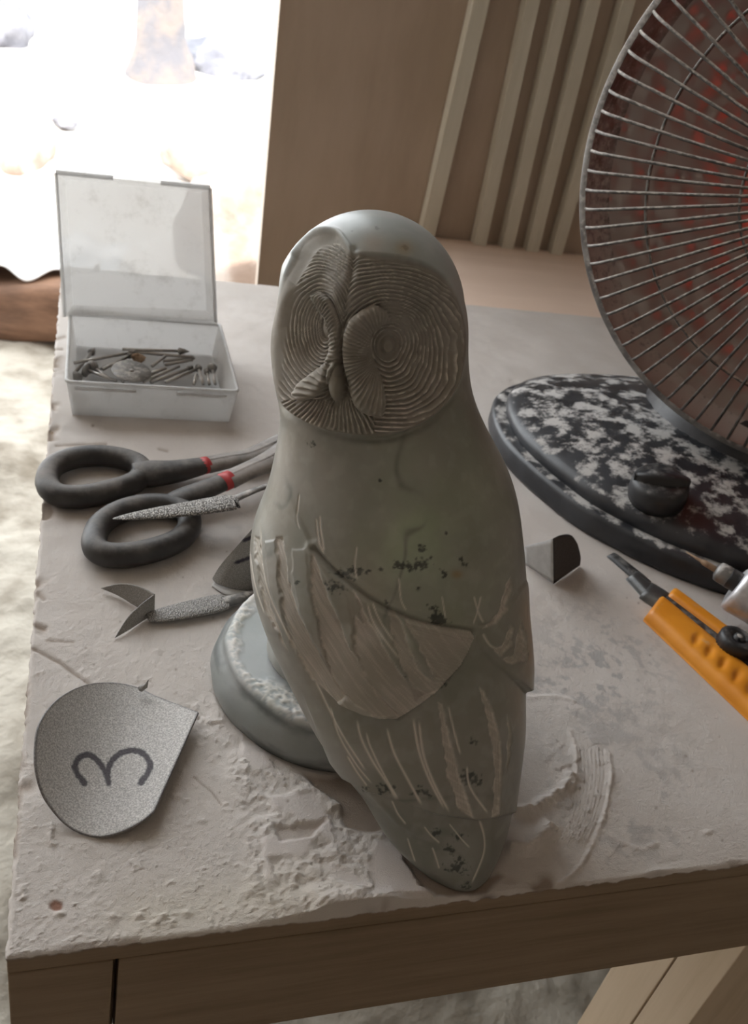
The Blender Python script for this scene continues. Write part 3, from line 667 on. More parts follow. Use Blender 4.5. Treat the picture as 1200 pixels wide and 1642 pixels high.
    gk = np.clip(np.exp(-(((px-700)/120)**2+((py-870)/170)**2))*(.8+.5*nC), 0, 1)[:, None]; tint = tint*(1-gk)+green*gk
    bk_ = np.clip(sstep(-.1, .6, nC+.6*fbm(P3*9+4, 2, 9))*(1-gk[:, 0]), 0, 1)[:, None]*.7; tint = tint*(1-bk_)+brown*bk_
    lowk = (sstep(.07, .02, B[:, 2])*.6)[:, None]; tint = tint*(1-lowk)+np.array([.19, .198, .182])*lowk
    ck = (sstep(.245, .275, B[:, 2]+.004*nC))[:, None]; tint = tint*(1-ck)+crown*ck
    pat = np.clip(sstep(-.05, .55, fbm(P3*26+1, 4, 51)), 0, 1)[:, None]*.38; tint = tint*(1-pat)+np.array([.33, .325, .305])*pat
    for cx_, cy_, c_, r_ in ((648, 398, (.36, .27, .15), 16), (600, 390, (.42, .36, .31), 22), (733, 921, (.33, .22, .10), 9)):
        k = (np.exp(-(np.hypot(px-cx_, (py-cy_)*1.3)/r_)**2)*front*.7)[:, None]; tint = tint*(1-k)+np.array(c_)*k
    vein = np.exp(-(np.abs(fbm(P3*14+7, 3, 61))/.035)**2)*sstep(.0, .5, fbm(P3*18, 2, 62)); vk = (vein*.6*(1-carve))[:, None]; tint = tint*(1-vk)+np.array([.13, .14, .125])*vk
    sp = np.zeros(len(B))
    for cx_, cy_, r_ in SPOTS:
        d = np.hypot(px-cx_, (py-cy_)*1.35); sp = np.maximum(sp, np.exp(-(d/(r_*1.2))**2))
    nD = fbm(P3*620, 3, 77); spk = (sstep(.45, .85, sp*.85+.5*nD*sstep(.05, .4, sp)+.22*nB)*front*.9*(py > 700)*sstep(.03, .2, sp)+.3*sstep(.6, 1.0, sp+.7*nD*sp)*front*(py <= 700))[:, None]
    tint = tint*(1-spk)+np.array([.045, .05, .045])*spk
    cvk = (np.clip(carve, 0, 1)*np.maximum(calm, fm))[:, None]; cut2 = np.where((py > 740)[:, None], np.array([.375, .342, .298]), cut); tint = tint*(1-cvk*.85)+cut2*cvk*.85
    lk = (np.clip(light, 0, 1)*calm)[:, None]; tint = tint*(1-lk)+pale*lk
    sdk = sstep(-.1, .8, fbm(P3*150, 3, 71))[:, None]*.10; tint = tint*(1-sdk)+np.array([.6, .58, .55])*sdk
    return V, nr, nc, np.clip(tint, 0, 1), np.clip(carve*np.maximum(calm, fm), 0, 1)
def lines2(x, y, i):
    """coordinate across the run of the carved feathers"""
    if i in (6, 7, 8): return x*.8+y*.35
    if i in (9, 10, 11): return x+.0*y
    if i == 5: return y*.85+.0*x-.25*(x-690)
    bend = .62+.0011*(y-900)
    return x-bend*(y-900)*(.55+.0009*(x-400))
owl = empty('owl_sculpture', (.2, .165, .0))
V, nr, nc, tint, carve = build_owl()
F = grid_faces(nr, nc, True)
# close foot and crown
V = np.concatenate([V, [V[:nc].mean(0), V[-nc:].mean(0)]])
j = np.arange(nc); j2 = (j+1) % nc
o = mesh_obj('carved_body', V, F, M['marble'], owl)
cap = mesh_obj('cap_tmp', V, [(0, 1, 2)], None); bpy.data.objects.remove(cap)
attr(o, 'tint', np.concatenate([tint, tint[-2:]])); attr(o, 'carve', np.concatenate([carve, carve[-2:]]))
o['label'] = 'grey-green marble owl body with the face turned over its folded wings'
# round pedestal
def pedestal():
    c = np.array([.196, .170]); R0 = .0835
    seg = 420; prof = []
    for t in np.linspace(0, 1, 14): prof.append((R0-.001-.004*t**2+.003*math.sin(t*PI), t*.024))
    for a in np.linspace(0, PI/2, 9)[1:]: prof.append((R0-.005-.006*(1-math.cos(a)), .024+.006*math.sin(a)))
    for t in np.linspace(0, 1, 90)[1:]: prof.append(((R0-.011)*(1-t), .030+.001*t))
    prof = np.array(prof); a = np.linspace(0, 2*PI, seg, endpoint=False)
    X = np.stack([c[0]+prof[:, :1]*np.cos(a), c[1]+prof[:, :1]*np.sin(a), prof[:, 1:]+0*a], -1).reshape(-1, 3)
    wob = fbm(X*22, 3, 81)[:, None]; rad = X.copy(); rad[:, :2] -= c; X[:, :2] += rad[:, :2]*wob[:, :1]*.025
    nz = fbm(X*420, 4, 82); top = sstep(.026, .030, X[:, 2])
    rr = np.hypot(X[:, 0]-c[0], X[:, 1]-c[1])
    aa = np.arctan2(X[:, 1]-c[1], X[:, 0]-c[0]); crust = top*sstep(.060, .068, rr+.007*fbm(X*60, 4, 83)-.006*sstep(2.4, 3.0, np.abs(aa)))*sstep(.084, .072, rr)
    X[:, 2] += crust*(.0010+.0007*nz)
    tint = np.tile([.29, .30, .295], (len(X), 1)); d = fbm(X*[26, 26, 110], 5, 84)
    k = sstep(-.15, .5, d)[:, None]; tint = tint*(1-k*.8)+np.array([.13, .14, .14])*k*.8
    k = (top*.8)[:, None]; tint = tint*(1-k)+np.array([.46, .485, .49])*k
    k = (crust*sstep(-.5, .3, nz))[:, None]; tint = tint*(1-k)+np.array([.70, .67, .63])*k
    o = mesh_obj('pedestal', X, grid_faces(len(prof), seg, True), M['marble'], owl)
    attr(o, 'tint', np.clip(tint, 0, 1)); attr(o, 'carve', np.clip(crust+.1, 0, 1))
    o['label'] = 'round grey marble pedestal crusted with white powder'
pedestal()
# rounded belly and leg mass joining the body to the pedestal
bm = bmesh.new(); bmesh.ops.create_icosphere(bm, subdivisions=5, radius=1)
P = np.array([v.co for v in bm.verts]); P = P*np.array([.040, .044, .040])*(1+.04*fbm(P*2, 3, 91))[:, None]
fc = np.array([[v.index for v in f.verts] for f in bm.faces]); bm.free()
P = P+np.array([.182, .162, .045])
o = mesh_obj('belly', P, fc, M['marble'], owl)
attr(o, 'tint', np.tile([.36, .36, .33], (len(P), 1))); attr(o, 'carve', np.full(len(P), .15))
adopt(owl)
tag(owl, 'carved grey-green marble owl on a round base at the table front', 'sculpture')

# ------------------------------------------------------------------ open plastic box of burrs
m, nt, p = new_mat('frosted_plastic'); M['frost'] = m
nt.nodes.remove(p); out = nt.nodes['Material Output']
df = N(nt, 'ShaderNodeBsdfDiffuse'); tl = N(nt, 'ShaderNodeBsdfTranslucent'); gl = N(nt, 'ShaderNodeBsdfGlossy'); tr_ = N(nt, 'ShaderNodeBsdfTransparent')
nz = noise(nt, coords(nt), 45, 6, .7); c = mix_col(nt, ramp(nt, nz, .5, .75), (.74, .735, .725), (.60, .59, .575))
for d_ in (df, tl): nt.links.new(c, d_.inputs[0])
gl.inputs['Roughness'].default_value = .3; gl.inputs[0].default_value = (.9, .9, .9, 1)
def mixs(a, b, f):
    x_ = N(nt, 'ShaderNodeMixShader'); x_.inputs[0].default_value = f
    nt.links.new(a, x_.inputs[1]); nt.links.new(b, x_.inputs[2]); return x_.outputs[0]
s_ = mixs(df.outputs[0], tl.outputs[0], .38); s_ = mixs(s_, tr_.outputs[0], .26); s_ = mixs(s_, gl.outputs[0], .07)
nt.links.new(s_, out.inputs[0])
DUST_L = (.52, .49, .46)
M['steel'] = mat_noise('dull_steel', (.38, .36, .34), (.52, .50, .47), 60, .38, .85, dust=DUST_L, dust_lim=(.72, .95), dust_scale=150)
M['steel_dark'] = mat_noise('dark_steel', (.16, .155, .15), (.27, .26, .25), 60, .5, .5, dust=DUST_L, dust_lim=(.75, 1.0), dust_scale=150)
M['stone_bit'] = mat_noise('brown_grinding_stone', (.22, .14, .09), (.42, .30, .20), 150, .9)
M['rubber'] = mat_noise('black_rubber', (.028, .026, .026), (.05, .047, .045), 40, .5, dust=(.24, .22, .205), dust_lim=(.66, 1.15), dust_scale=30)
M['red'] = mat_noise('red_band', (.42, .035, .04), (.52, .06, .06), 80, .5)
M['blade'] = mat_noise('dusty_blade', (.15, .135, .125), (.25, .23, .215), 50, .5, .35, dust=(.36, .33, .31), dust_lim=(.62, 1.05))

def tray_vf(T, Bt, h, t):
    """open tapered box; T / Bt = top / bottom (x0,x1,y0,y1)"""
    def ring(r, z, i): x0, x1, y0, y1 = r; return [(x0+i, y0+i, z), (x1-i, y0+i, z), (x1-i, y1-i, z), (x0+i, y1-i, z)]
    V = ring(Bt, 0.0003, 0)+ring(T, h, 0)+ring(T, h, t)+ring(Bt, .0003+t, t); F = [(3, 2, 1, 0), (12, 13, 14, 15)]
    for a in range(3):
        for j in range(4): F.append((a*4+j, a*4+(j+1) % 4, a*4+4+(j+1) % 4, a*4+4+j))
    return V, F
pbox = empty('plastic_box', (.092, .595, .0003))
TT, TB, HB = (.0145, .1685, .514, .672), (.0195, .1640, .518, .668), .0355
V, F = tray_vf(TT, TB, HB, .0016)
tray = mesh_obj('tray', V, F, M['frost'], pbox, smooth=False)
x0, x1, y0, y1 = TT
P = [(x0, y0, HB), (x1, y0, HB), (x1, y1, HB), (x0, y1, HB)]
P = [np.array(P[k])*(1-t)+np.array(P[(k+1) % 4])*t for k in range(4) for t in np.linspace(0.02, .98, 8)]
rim = tube('rim', P, .0019, M['frost'], tray, closed=True, seg=6)
for a, b in ((.022, .075), (.112, .158)):
    box('latch_rail', (a, y0-.0032, HB-.006), (b, y0-.0012, HB-.0035), M['frost'], tray, .0004)
LC = [aty(104, 499, .674), aty(344, 508, .674), aty(335, 296, .676), aty(90, 271, .676)]
def lidpt(u, v, d):
    q = LC[0]*(1-u)*(1-v)+LC[1]*u*(1-v)+LC[2]*u*v+LC[3]*(1-u)*v
    return q+np.array([0, -d, 0])
V = []; F = []
for ins_, d in ((0, .0), (0, .013), (.016, .013), (.055, .0016)):
    for (u, v) in ((ins_, ins_), (1-ins_, ins_), (1-ins_, 1-ins_), (ins_, 1-ins_)): V.append(lidpt(u, v, d))
for a in range(3):
    for j in range(4): F.append((a*4+j, a*4+(j+1) % 4, a*4+4+(j+1) % 4, a*4+4+j))
F += [(3, 2, 1, 0), (12, 13, 14, 15)]
lid = mesh_obj('lid', V, F, M['frost'], pbox, smooth=False)
for (u0, u1, v0, v1) in ((0, .36, 1, 1), (.67, 1, 1, 1)):
    P = [lidpt(u0+(u1-u0)*t, v0+.004, .013) for t in np.linspace(0, 1, 8)]
    tube('lid_lip', P, .0022, M['frost'], lid, seg=6)
for u in (0.0, 1.0):
    tube('lid_lip', [lidpt(u, t, .0135) for t in np.linspace(.0, 1, 10)], .0019, M['frost'], lid, seg=6, upv=(1, 0, 0))
tube('hinge', [(x, .6745, HB+.0022) for x in np.linspace(.016, .166, 12)], .0022, M['frost'], pbox, seg=8)
adopt(pbox)
for t_ in (tray, lid):
    pass
tag(pbox, 'open frosted plastic box with its square lid standing up', 'box')

HEADS = {'ball': lambda r: [(r*.25, 0), (r*.75, r*.35), (r, r), (r*.75, r*1.65), (r*.2, r*2)],
         'cone': lambda r: [(r*.4, 0), (r, r*.4), (r*.75, r*1.6), (r*.12, r*3.2)],
         'cyl': lambda r: [(r*.8, 0), (r, r*.15), (r, r*2.6), (r*.8, r*2.8)],
         'wheel': lambda r: [(r*.3, 0), (r, r*.12), (r, r*.5), (r*.3, r*.62)],
         'none': None}
BURRS = [((118, 582), (207, 566), .0150, 'cyl', .0020, 'long burr leaning along the back left of the box'),
         ((196, 560), (286, 563), .0165, 'cone', .0030, 'long burr with a pointed cone head at the back of the box'),
         ((212, 564), (311, 573), .0140, 'none', 0, 'plain long shank lying behind the brown stone bit'),
         ((165, 592), (205, 572), .0130, 'ball', .0026, 'ball burr tilted up left of the brown stone bit'),
         ((244, 587), (265, 571), .0150, 'none', 0, 'short bright shank standing right of the grey disc'),
         ((230, 612), (287, 587), .0120, 'none', 0, 'slanting shank nearest the grey disc, right of it'),
         ((242, 613), (302, 591), .0110, 'cyl', .0018, 'bright slanting shank in the middle right of the box'),
         ((266, 613), (315, 592), .0120, 'cyl', .0020, 'slanting burr with a dark end beside the standing shanks'),
         ((311, 616), (315, 600), .0130, 'none', 0, 'shortest upright shank in the right corner of the box'),
         ((326, 616), (319, 593), .0140, 'cyl', .0022, 'upright burr, second of the row in the right corner'),
         ((336, 616), (332, 599), .0120, 'cyl', .0020, 'upright burr, third of the row in the right corner'),
         ((345, 616), (341, 594), .0150, 'ball', .0042, 'upright ball burr with a round dark head at the far right'),
         ((187, 611), (141, 594), .0120, 'wheel', .0058, 'burr with a grey wheel head in the left corner'),
         ((175, 607), (154, 592), .0100, 'ball', .0050, 'burr with a fat dark ball left of the grey disc'),
         ((170, 588), (128, 603), .0080, 'ball', .0048, 'burr with a round head at the front left'),
         ((216, 608), (270, 592), .0090, 'none', 0, 'dark shank under the slanting bright ones'),
         ((243, 598), (266, 590), .0130, 'none', 0, 'short shank touching the right rim of the grey disc'),
         ((265, 585), (309, 577), .0110, 'none', 0, 'pale shank pointing to the right wall of the box'),
         ((262, 579), (312, 574), .0090, 'none', 0, 'thin shank lying behind the pale one at the right'),
         ((120, 598), (146, 566), .0080, 'cone', .0030, 'burr with a cone tip against the left back wall'),
         ((196, 612), (204, 603), .0110, 'ball', .0036, 'pale ball burr in front of the grey disc')]
for (a, b, z, kind, r, lab) in BURRS:
    A, Bp = atz(*a, z*.75+.003), atz(*b, z+.003)
    root = empty('rotary_burr', tuple(A))
    tube('shank', np.linspace(A, Bp, 3), .0017, M['steel'], root, seg=8)
    if HEADS[kind]:
        d = Bp-A; d /= np.linalg.norm(d)
        V, F = lathe_vf(HEADS[kind](r*1.25), 14, Bp-d*.0006, d); mesh_obj('head', V, F, M['steel_dark'], root)
    adopt(root); tag(root, lab, 'burr', 'rotary burrs in the plastic box')
root = empty('cutting_disc', tuple(atz(211, 595, .0185)))
c = atz(211, 595, .0185)
V, F = lathe_vf([(.0035, -.0004), (.0190, -.0004), (.0192, 0), (.0190, .0004), (.0035, .0004)], 26, c, (.05, -.12, 1)); mesh_obj('blade', V, F, M['steel_dark'], root)
V, F = lathe_vf([(.0001, .0004), (.0022, .0005), (.0018, .0016), (.0001, .0018)], 12, c, (.05, -.12, 1)); mesh_obj('screw', V, F, M['steel'], root)
adopt(root); tag(root, 'flat grey cutting disc lying on the burrs in the box', 'disc')
o = rock('stone_bit', atz(222, 574, .017), (.0075, .005, .005), M['stone_bit'], 21, 'small brown grinding stone among the burrs', 'stone')

# ------------------------------------------------------------------ snips
sn = empty('snips', tuple(atz(330, 760)))
def zpath(pts, z): return np.array([atz(x, y, z) for x, y in pts])
def handle(ring, shaft, band, blade_pts, zr, lab):
    P = catmull(zpath(ring, zr), 6, True); a = tube_vf(P, .0093, 14, True)
    Q = catmull(np.array([atz(x, y, zz) for x, y, zz, r in shaft]), 5); R = catmull([[r] for *_, r in shaft], 5)[:, 0]
    b = tube_vf(Q, R, 16, flat=.72)
    V, F = merge(a, b); g = mesh_obj('grip', V, F, M['rubber'], sn)
    Bp = np.array([atz(x, y, zz) for x, y, zz in band]); tube('band', Bp, shaft[-1][3]*1.06, M['red'], g, seg=18, flat=.74)
    Pb = catmull(np.array([atz(x, y, zz) for x, y, zz, r in blade_pts]), 6); Rb = catmull([[r] for *_, r in blade_pts], 6)[:, 0]
    V, F = tube_vf(Pb, Rb*1.35, 12, flat=.55); mesh_obj('blade', V, F, M['blade'], sn)
    V, F = tube_vf(Pb+np.array([0, 0, 0])+np.outer(Rb*.62, [0, 0, 1.]), Rb*.30, 8, flat=.5); mesh_obj('blade_rib', V, F, M['blade'], sn)
handle([(76, 776), (84, 750), (116, 735), (162, 731), (205, 738), (228, 752), (218, 772), (182, 786), (134, 796), (94, 794)],
       [(214, 762, .0105, .0120), (238, 760, .0110, .0140), (280, 756, .0115, .0120), (334, 745, .0120, .0086)],
       [(321, 748, .0118), (334, 745, .0120)], [(330, 746, .012, .0078), (370, 738, .012, .0072), (405, 732, .012, .0080), (470, 705, .012, .0095), (540, 680, .010, .004)], .0100, 'a')
handle([(151, 872), (160, 843), (190, 822), (230, 811), (270, 811), (300, 824), (303, 846), (286, 866), (250, 881), (205, 890), (166, 888)],
       [(268, 813, .0112, .0105), (292, 800, .0135, .0105), (325, 787, .0165, .0098), (370, 768, .0200, .0086)],
       [(355, 775, .0188), (371, 767.5, .0200)], [(366, 770, .0200, .0078), (400, 754, .0235, .0074), (440, 736, .0265, .0088), (490, 700, .026, .0085), (550, 668, .024, .004)], .0105, 'b')
adopt(sn); tag(sn, 'black-handled snips with red bands lying beside the owl', 'snips')

# ------------------------------------------------------------------ rasps
def rasp_mat(name, c1, c2, sc):
    m, nt, p = new_mat(name); v = coords(nt)
    vo = N(nt, 'ShaderNodeTexVoronoi'); vo.inputs['Scale'].default_value = sc; nt.links.new(v, vo.inputs['Vector'])
    cc = mix_col(nt, ramp(nt, vo.outputs['Distance'], .15, .6), c1, c2); nt.links.new(cc, p.inputs['Base Color'])
    p.inputs['Roughness'].default_value = .45; p.inputs['Metallic'].default_value = .4
    bump(nt, p, vo.outputs['Distance'], 1.0, .0009); return m
M['rasp'] = rasp_mat('rasp_teeth', (.72, .69, .65), (.13, .12, .11), 900)
M['rasp_fine'] = rasp_mat('fine_rasp_teeth', (.60, .57, .54), (.24, .23, .22), 1100)
def rasp(pts, tang, mat, lab, wide=1.4):
    P = np.array([atz(x, y, z) for x, y, z, r in pts]); R = np.array([r for *_, r in pts])
    root = empty('rasp', tuple(P[0]))
    P2 = catmull(P, 6); R2 = catmull(R[:, None], 6)[:, 0]
    V, F = tube_vf(P2, R2*wide, 14, flat=.30); mesh_obj('toothed_blade', V, F, mat, root)
    Pt = catmull(np.array([atz(x, y, z) for x, y, z, r in tang]), 5); Rt = catmull([[t[3]] for t in tang], 5)[:, 0]
    V, F = tube_vf(Pt, Rt, 10, flat=.5); mesh_obj('tang', V, F, M['steel_dark'], root)
    adopt(root); tag(root, lab, 'rasp', 'rasps on the table')
rasp([(181, 832, .0240, .0005), (205, 829, .0243, .0028), (250, 823, .0248, .0049), (310, 815, .0250, .0066), (366, 806, .0252, .0074), (373, 805, .0252, .0066)],
     [(370, 803, .0252, .0042), (400, 790, .0245, .0032), (432, 778, .0235, .0030), (480, 762, .022, .003)], M['rasp'], 'pointed rasp with rough teeth resting on the snips handle')
rasp([(237, 990, .0042, .0034), (265, 985, .0042, .0052), (300, 978, .0044, .0062), (345, 968, .0046, .0066), (362, 964, .0046, .0058)],
     [(358, 966, .0046, .0060), (378, 961, .0046, .0050), (405, 952, .0046, .0040), (440, 942, .0046, .0035)], M['rasp_fine'], 'short half-round rasp lying flat beside the folded scrap')

# ------------------------------------------------------------------ sandpaper
def paper_mat(name, base, sc=500, b=.5):
    m, nt, p = new_mat(name); v = coords(nt); n_ = noise(nt, v, sc, 4, .75); n2 = noise(nt, v, 60, 3)
    cc = mix_col(nt, ramp(nt, n_, .35, .68), tuple(x_*.62 for x_ in base), tuple(min(1, x_*1.25) for x_ in base))
    at_ = N(nt, 'ShaderNodeAttribute', attribute_name='ink'); cc = mix_col(nt, at_.outputs['Fac'], cc, (.035, .03, .045))
    nt.links.new(cc, p.inputs['Base Color']); p.inputs['Roughness'].default_value = .95; bump(nt, p, n_, b, .0008); return m
M['paper'] = paper_mat('grit_paper', (.62, .60, .58), 1000, .9)
M['paper_dark'] = paper_mat('grey_grit_paper', (.30, .285, .27), 1500, .3)
M['paper_lit'] = mat_noise('pale_lit_paper', (.46, .45, .44), (.52, .51, .50), 120, .9)  # bent scrap's lit side put into the colour; the flat strip shares it
M['paper_shaded'] = paper_mat('shaded_grit_paper', (.07, .062, .06), 1500, .3)  # bent scrap's shaded side, painted as a much darker paper
OUT = [(57, 1205), (63, 1163), (88, 1126), (128, 1101), (172, 1094), (215, 1100), (246, 1114), (282, 1128), (318, 1142), (306, 1178), (285, 1222), (262, 1268), (247, 1300), (228, 1316), (195, 1333), (155, 1341), (112, 1326), (76, 1286), (60, 1245)]
def pz(x, y):
    ax_, ay_, bx_, by_ = 135., 1345., 245., 1085.
    L = math.hypot(bx_-ax_, by_-ay_); s = ((x-ax_)*(by_-ay_)-(y-ay_)*(bx_-ax_))/L       # + right / - left of the trough
    return .0016+np.where(s > 0, .019*(np.abs(s)/100)**1.8, .017*(np.abs(s)/120)**2.0)
arc = catmull(OUT[12:]+OUT[:7], 8); oc = np.concatenate([arc[:-1], np.linspace(OUT[6], OUT[8], 16, endpoint=False), np.linspace(OUT[8], OUT[12], 32, endpoint=False)])
oc = oc[:len(oc)]
na_, nr_ = len(oc), 90; cx, cy = 178., 1222.
t = np.linspace(0.004, 1, nr_)
gx = cx+(oc[None, :, 0]-cx)*t[:, None]; gy = cy+(oc[None, :, 1]-cy)*t[:, None]
# refine around
k = 3; idx = np.linspace(0, na_, na_*k, endpoint=False); i0 = np.floor(idx).astype(int) % na_; i1 = (i0+1) % na_; fr = idx-np.floor(idx)
gx = gx[:, i0]*(1-fr)+gx[:, i1]*fr; gy = gy[:, i0]*(1-fr)+gy[:, i1]*fr
x = gx.ravel(); y = gy.ravel(); z = pz(x, y)
D = np.stack([FW[q]+RT[q]*(x-600)/F_PX-UP[q]*(y-821)/F_PX for q in range(3)], 1)
V = CAM+D*((z-CAM[2])/D[:, 2])[:, None]
o = mesh_obj('sandpaper_disc', V, grid_faces(nr_, na_*k, True), M['paper'])
ink = np.zeros(len(x))
for pts in ([(136, 1256), (124, 1241), (120, 1228), (126, 1216), (141, 1210), (156, 1219), (168, 1237), (174, 1255)],
            [(174, 1255), (173, 1234), (183, 1216), (201, 1205), (222, 1205), (237, 1216), (241, 1229), (235, 1243), (226, 1255)]):
    d, fr_ = seg_dist(x, y, catmull(pts, 8)); ink = np.maximum(ink, sstep(6.6, 3.0, d+1.2*vnoise(np.stack([x, y, x*0], 1)/3.5, 3)))
edge, _ = seg_dist(x, y, [tuple(q) for q in oc], True)
attr(o, 'ink', np.clip(ink*.86+.55*np.exp(-(edge/2.0)**2), 0, 1)); solid(o, .0011, -1)
tag(o, 'curled round sandpaper disc marked with a handwritten number at the left', 'sandpaper')

def sheet(name, corners_fn, nu, nv, mat, label, parent=None, th=.0008, cat='sandpaper', group='folded sandpaper scraps'):
    V = [corners_fn(u, v) for v in np.linspace(0, 1, nv) for u in np.linspace(0, 1, nu)]
    o = mesh_obj(name, V, grid_faces(nv, nu), mat, parent); attr(o, 'ink', np.zeros(len(V))); solid(o, th, 0)
    if label: tag(o, label, cat, group)
    return o
def coons(b, t, l, r):
    """b,t,l,r: polylines of 3D points bounding the patch"""
    def ev(p, s):
        p = np.asarray(p); x_ = s*(len(p)-1); i = min(int(x_), len(p)-2); return p[i]+(p[i+1]-p[i])*(x_-i)
    def f(u, v):
        return (1-v)*ev(b, u)+v*ev(t, u)+(1-u)*ev(l, v)+u*ev(r, v)-((1-u)*(1-v)*ev(b, 0)+u*(1-v)*ev(b, 1)+(1-u)*v*ev(t, 0)+u*v*ev(t, 1))
    return f
# scrap folded over the fine rasp
fs = empty('sandpaper_scrap', tuple(atz(225, 985, 0)))
Ft, Fb = atz(248, 953, .0175), atz(247, 985, .0012); T1, T2 = atz(162, 943, .0035), atz(184, 1023, .0012)
l1 = catmull([T1, atz(195, 936, .012), atz(225, 941, .016), Ft], 5)
l2 = catmull([T1, atz(190, 955, .0020), atz(220, 973, .0012), Fb], 5)
sheet('flap', coons(l2, l1, [T1, T1], [Fb, Ft]), 30, 12, M['paper_dark'], None, fs)
u1 = catmull([T2, atz(205, 990, .0085), atz(228, 968, .0145), Ft], 5); u2 = catmull([T2, atz(205, 1011, .0012), atz(228, 996, .0012), Fb], 5)
sheet('flap', coons(u2, u1, [T2, T2], [Fb, Ft]), 30, 12, M['paper_dark'], None, fs)
adopt(fs); tag(fs, 'small grey sandpaper scrap folded to a peak beside the short rasp', 'sandpaper', 'folded sandpaper scraps')
# upright flap behind the pedestal
A, Bq = atz(341, 928, .003), atz(440, 950, .001)
l_ = catmull([A, atz(355, 905, .016), atz(385, 870, .040), atz(410, 842, .058)], 5); r_ = catmull([Bq, atz(445, 915, .02), atz(450, 870, .045), atz(455, 845, .058)], 5)
b_ = catmull([A, atz(352, 938, .0025), atz(385, 946, .0015), Bq], 5); t_ = [l_[-1], r_[-1]]
fl = sheet('sandpaper_flap', coons(b_, t_, l_, r_), 40, 40, M['paper_dark'], 'dark grey sandpaper piece leaning up behind the owl base')
Pq = np.array([v.co for v in fl.data.vertices]); qx, qy = proj(Pq)
ik = np.maximum(sstep(3.6, 2.0, seg_dist(qx, qy, [(379, 902), (402, 893)])[0]), sstep(4, 2, seg_dist(qx, qy, [(392, 866), (402, 862)])[0]))
fl.data.attributes['ink'].data.foreach_set('value', ik.astype(np.float32))
b_ = catmull([atz(340, 940, .001), atz(365, 955, .001), atz(410, 962, .001)], 5); t_ = catmull([atz(345, 925, .0012), atz(370, 925, .0012), atz(410, 930, .0012)], 5)
sheet('sandpaper_strip', coons(b_, t_, [b_[0], t_[0]], [b_[-1], t_[-1]]), 12, 6, M['paper_lit'], 'flat pale sandpaper strip on the table under the leaning dark piece')
# bent scrap on the right, lit and shaded sides painted as two paper colours
fs = empty('sandpaper_bend', tuple(atz(888, 935, 0)))
K0, K1 = atz(888, 936, .001), aty(887, 864, atz(888, 936, .001)[1]+.004)
G0 = atz(842, 903, .001); G1 = aty(842, 876, G0[1]+.002); R0, R1 = atz(930, 906, .001), None
f1 = sheet('flap', coons([G0, K0], [G1, K1], [G0, G1], [K0, K1]), 10, 10, M['paper_lit'], None, fs)
yk = R0[1]
top = catmull([K1, aty(900, 858, yk-.012), aty(916, 858, yk-.004), aty(926, 872, yk)], 5); rr_ = catmull([R0, aty(931, 892, yk), aty(926, 872, yk)], 5)
sheet('flap', coons([K0, R0], top, [K0, K1], rr_), 14, 14, M['paper_shaded'], None, fs)
adopt(fs); tag(fs, 'small bent sandpaper scrap with shaded rounded side right of the owl', 'sandpaper', 'folded sandpaper scraps')
# sliver at the edge of the big disc
V, F = tube_vf(np.array([atz(226, 1104, .006), atz(234, 1100, .010), atz(238, 1090, .014)]), [.0022, .0014, .0002], 6)
tag(mesh_obj('splinter', V, F, M['paper_dark']), 'tiny pointed splinter at the top edge of the sandpaper disc', 'splinter')

# ------------------------------------------------------------------ orange cutter
M['orange'] = mat_noise('orange_plastic', (.66, .235, .014), (.75, .285, .022), 30, .42, dust=(.60, .42, .25), dust_lim=(.92, 1.15), dust_scale=60)
M['black'] = mat_noise('black_plastic', (.016, .016, .018), (.030, .030, .032), 30, .42, dust=(.22, .21, .20), dust_lim=(.78, 1.1), dust_scale=120)
M['nose'] = mat_noise('grey_blade_holder', (.07, .07, .07), (.13, .13, .125), 60, .4, .4)
kn = empty('utility_knife', tuple(atz(1120, 1040)))
def rail(pL, pR, z0, nl, nw, dents, prof, name, mat):
    """slab between two pixel lines, rounded top with dents"""
    A0, A1 = atz(*pL[0], z0), atz(*pL[1], z0); B0, B1 = atz(*pR[0], z0), atz(*pR[1], z0); V = []
    for i in range(nl):
        s = i/(nl-1); a = A0+(A1-A0)*s; b = B0+(B1-B0)*s
        for j in range(nw):
            q = j/(nw-1); P_ = a+(b-a)*q
            e = min(s, 1-s)*np.linalg.norm(A1-A0); rnd = min(1, e/.005); rnd = math.sqrt(max(0, 1-(1-rnd)**2))
            c_ = 1-abs(2*q-1)**prof
            z = z0*.25+z0*.75*c_**.5*rnd
            for (ds, dq, rs, rq, dep) in dents: z -= dep*math.exp(-((s-ds)/rs)**2-((q-dq)/rq)**2)
            V.append((P_[0], P_[1], z))
    n0 = len(V); idx = np.arange(n0).reshape(nl, nw); bd = list(idx[0])+list(idx[1:, -1])+list(idx[-1, -2::-1])+list(idx[-2:0:-1, 0])
    F = [tuple(f) for f in grid_faces(nl, nw)]
    for b in bd: V.append((V[b][0], V[b][1], .0003))
    m_ = len(bd)
    for k_ in range(m_): F.append((bd[k_], n0+k_, n0+(k_+1) % m_, bd[(k_+1) % m_]))
    F.append(tuple(n0+k_ for k_ in range(m_)))
    return mesh_obj(name, V, F, mat, kn)
dn = [(.335+.098*k_, .40, .022, .17, .0026) for k_ in range(7)]
rail([(1040, 977), (1262, 1185)], [(1064, 946), (1290, 1130)], .0125, 150, 22, dn, 4, 'handle_half', M['orange'])
rail([(1071, 950), (1300, 1122)], [(1083, 935), (1310, 1104)], .0110, 80, 10, [], 4, 'handle_half', M['orange'])
rail([(1058, 958), (1262, 1150)], [(1076, 942), (1300, 1118)], .0075, 40, 6, [], 4, 'blade_channel', M['black'])
rail([(1030, 948), (1062, 970)], [(1044, 926), (1084, 950)], .0078, 20, 8, [], 3, 'nose', M['nose'])
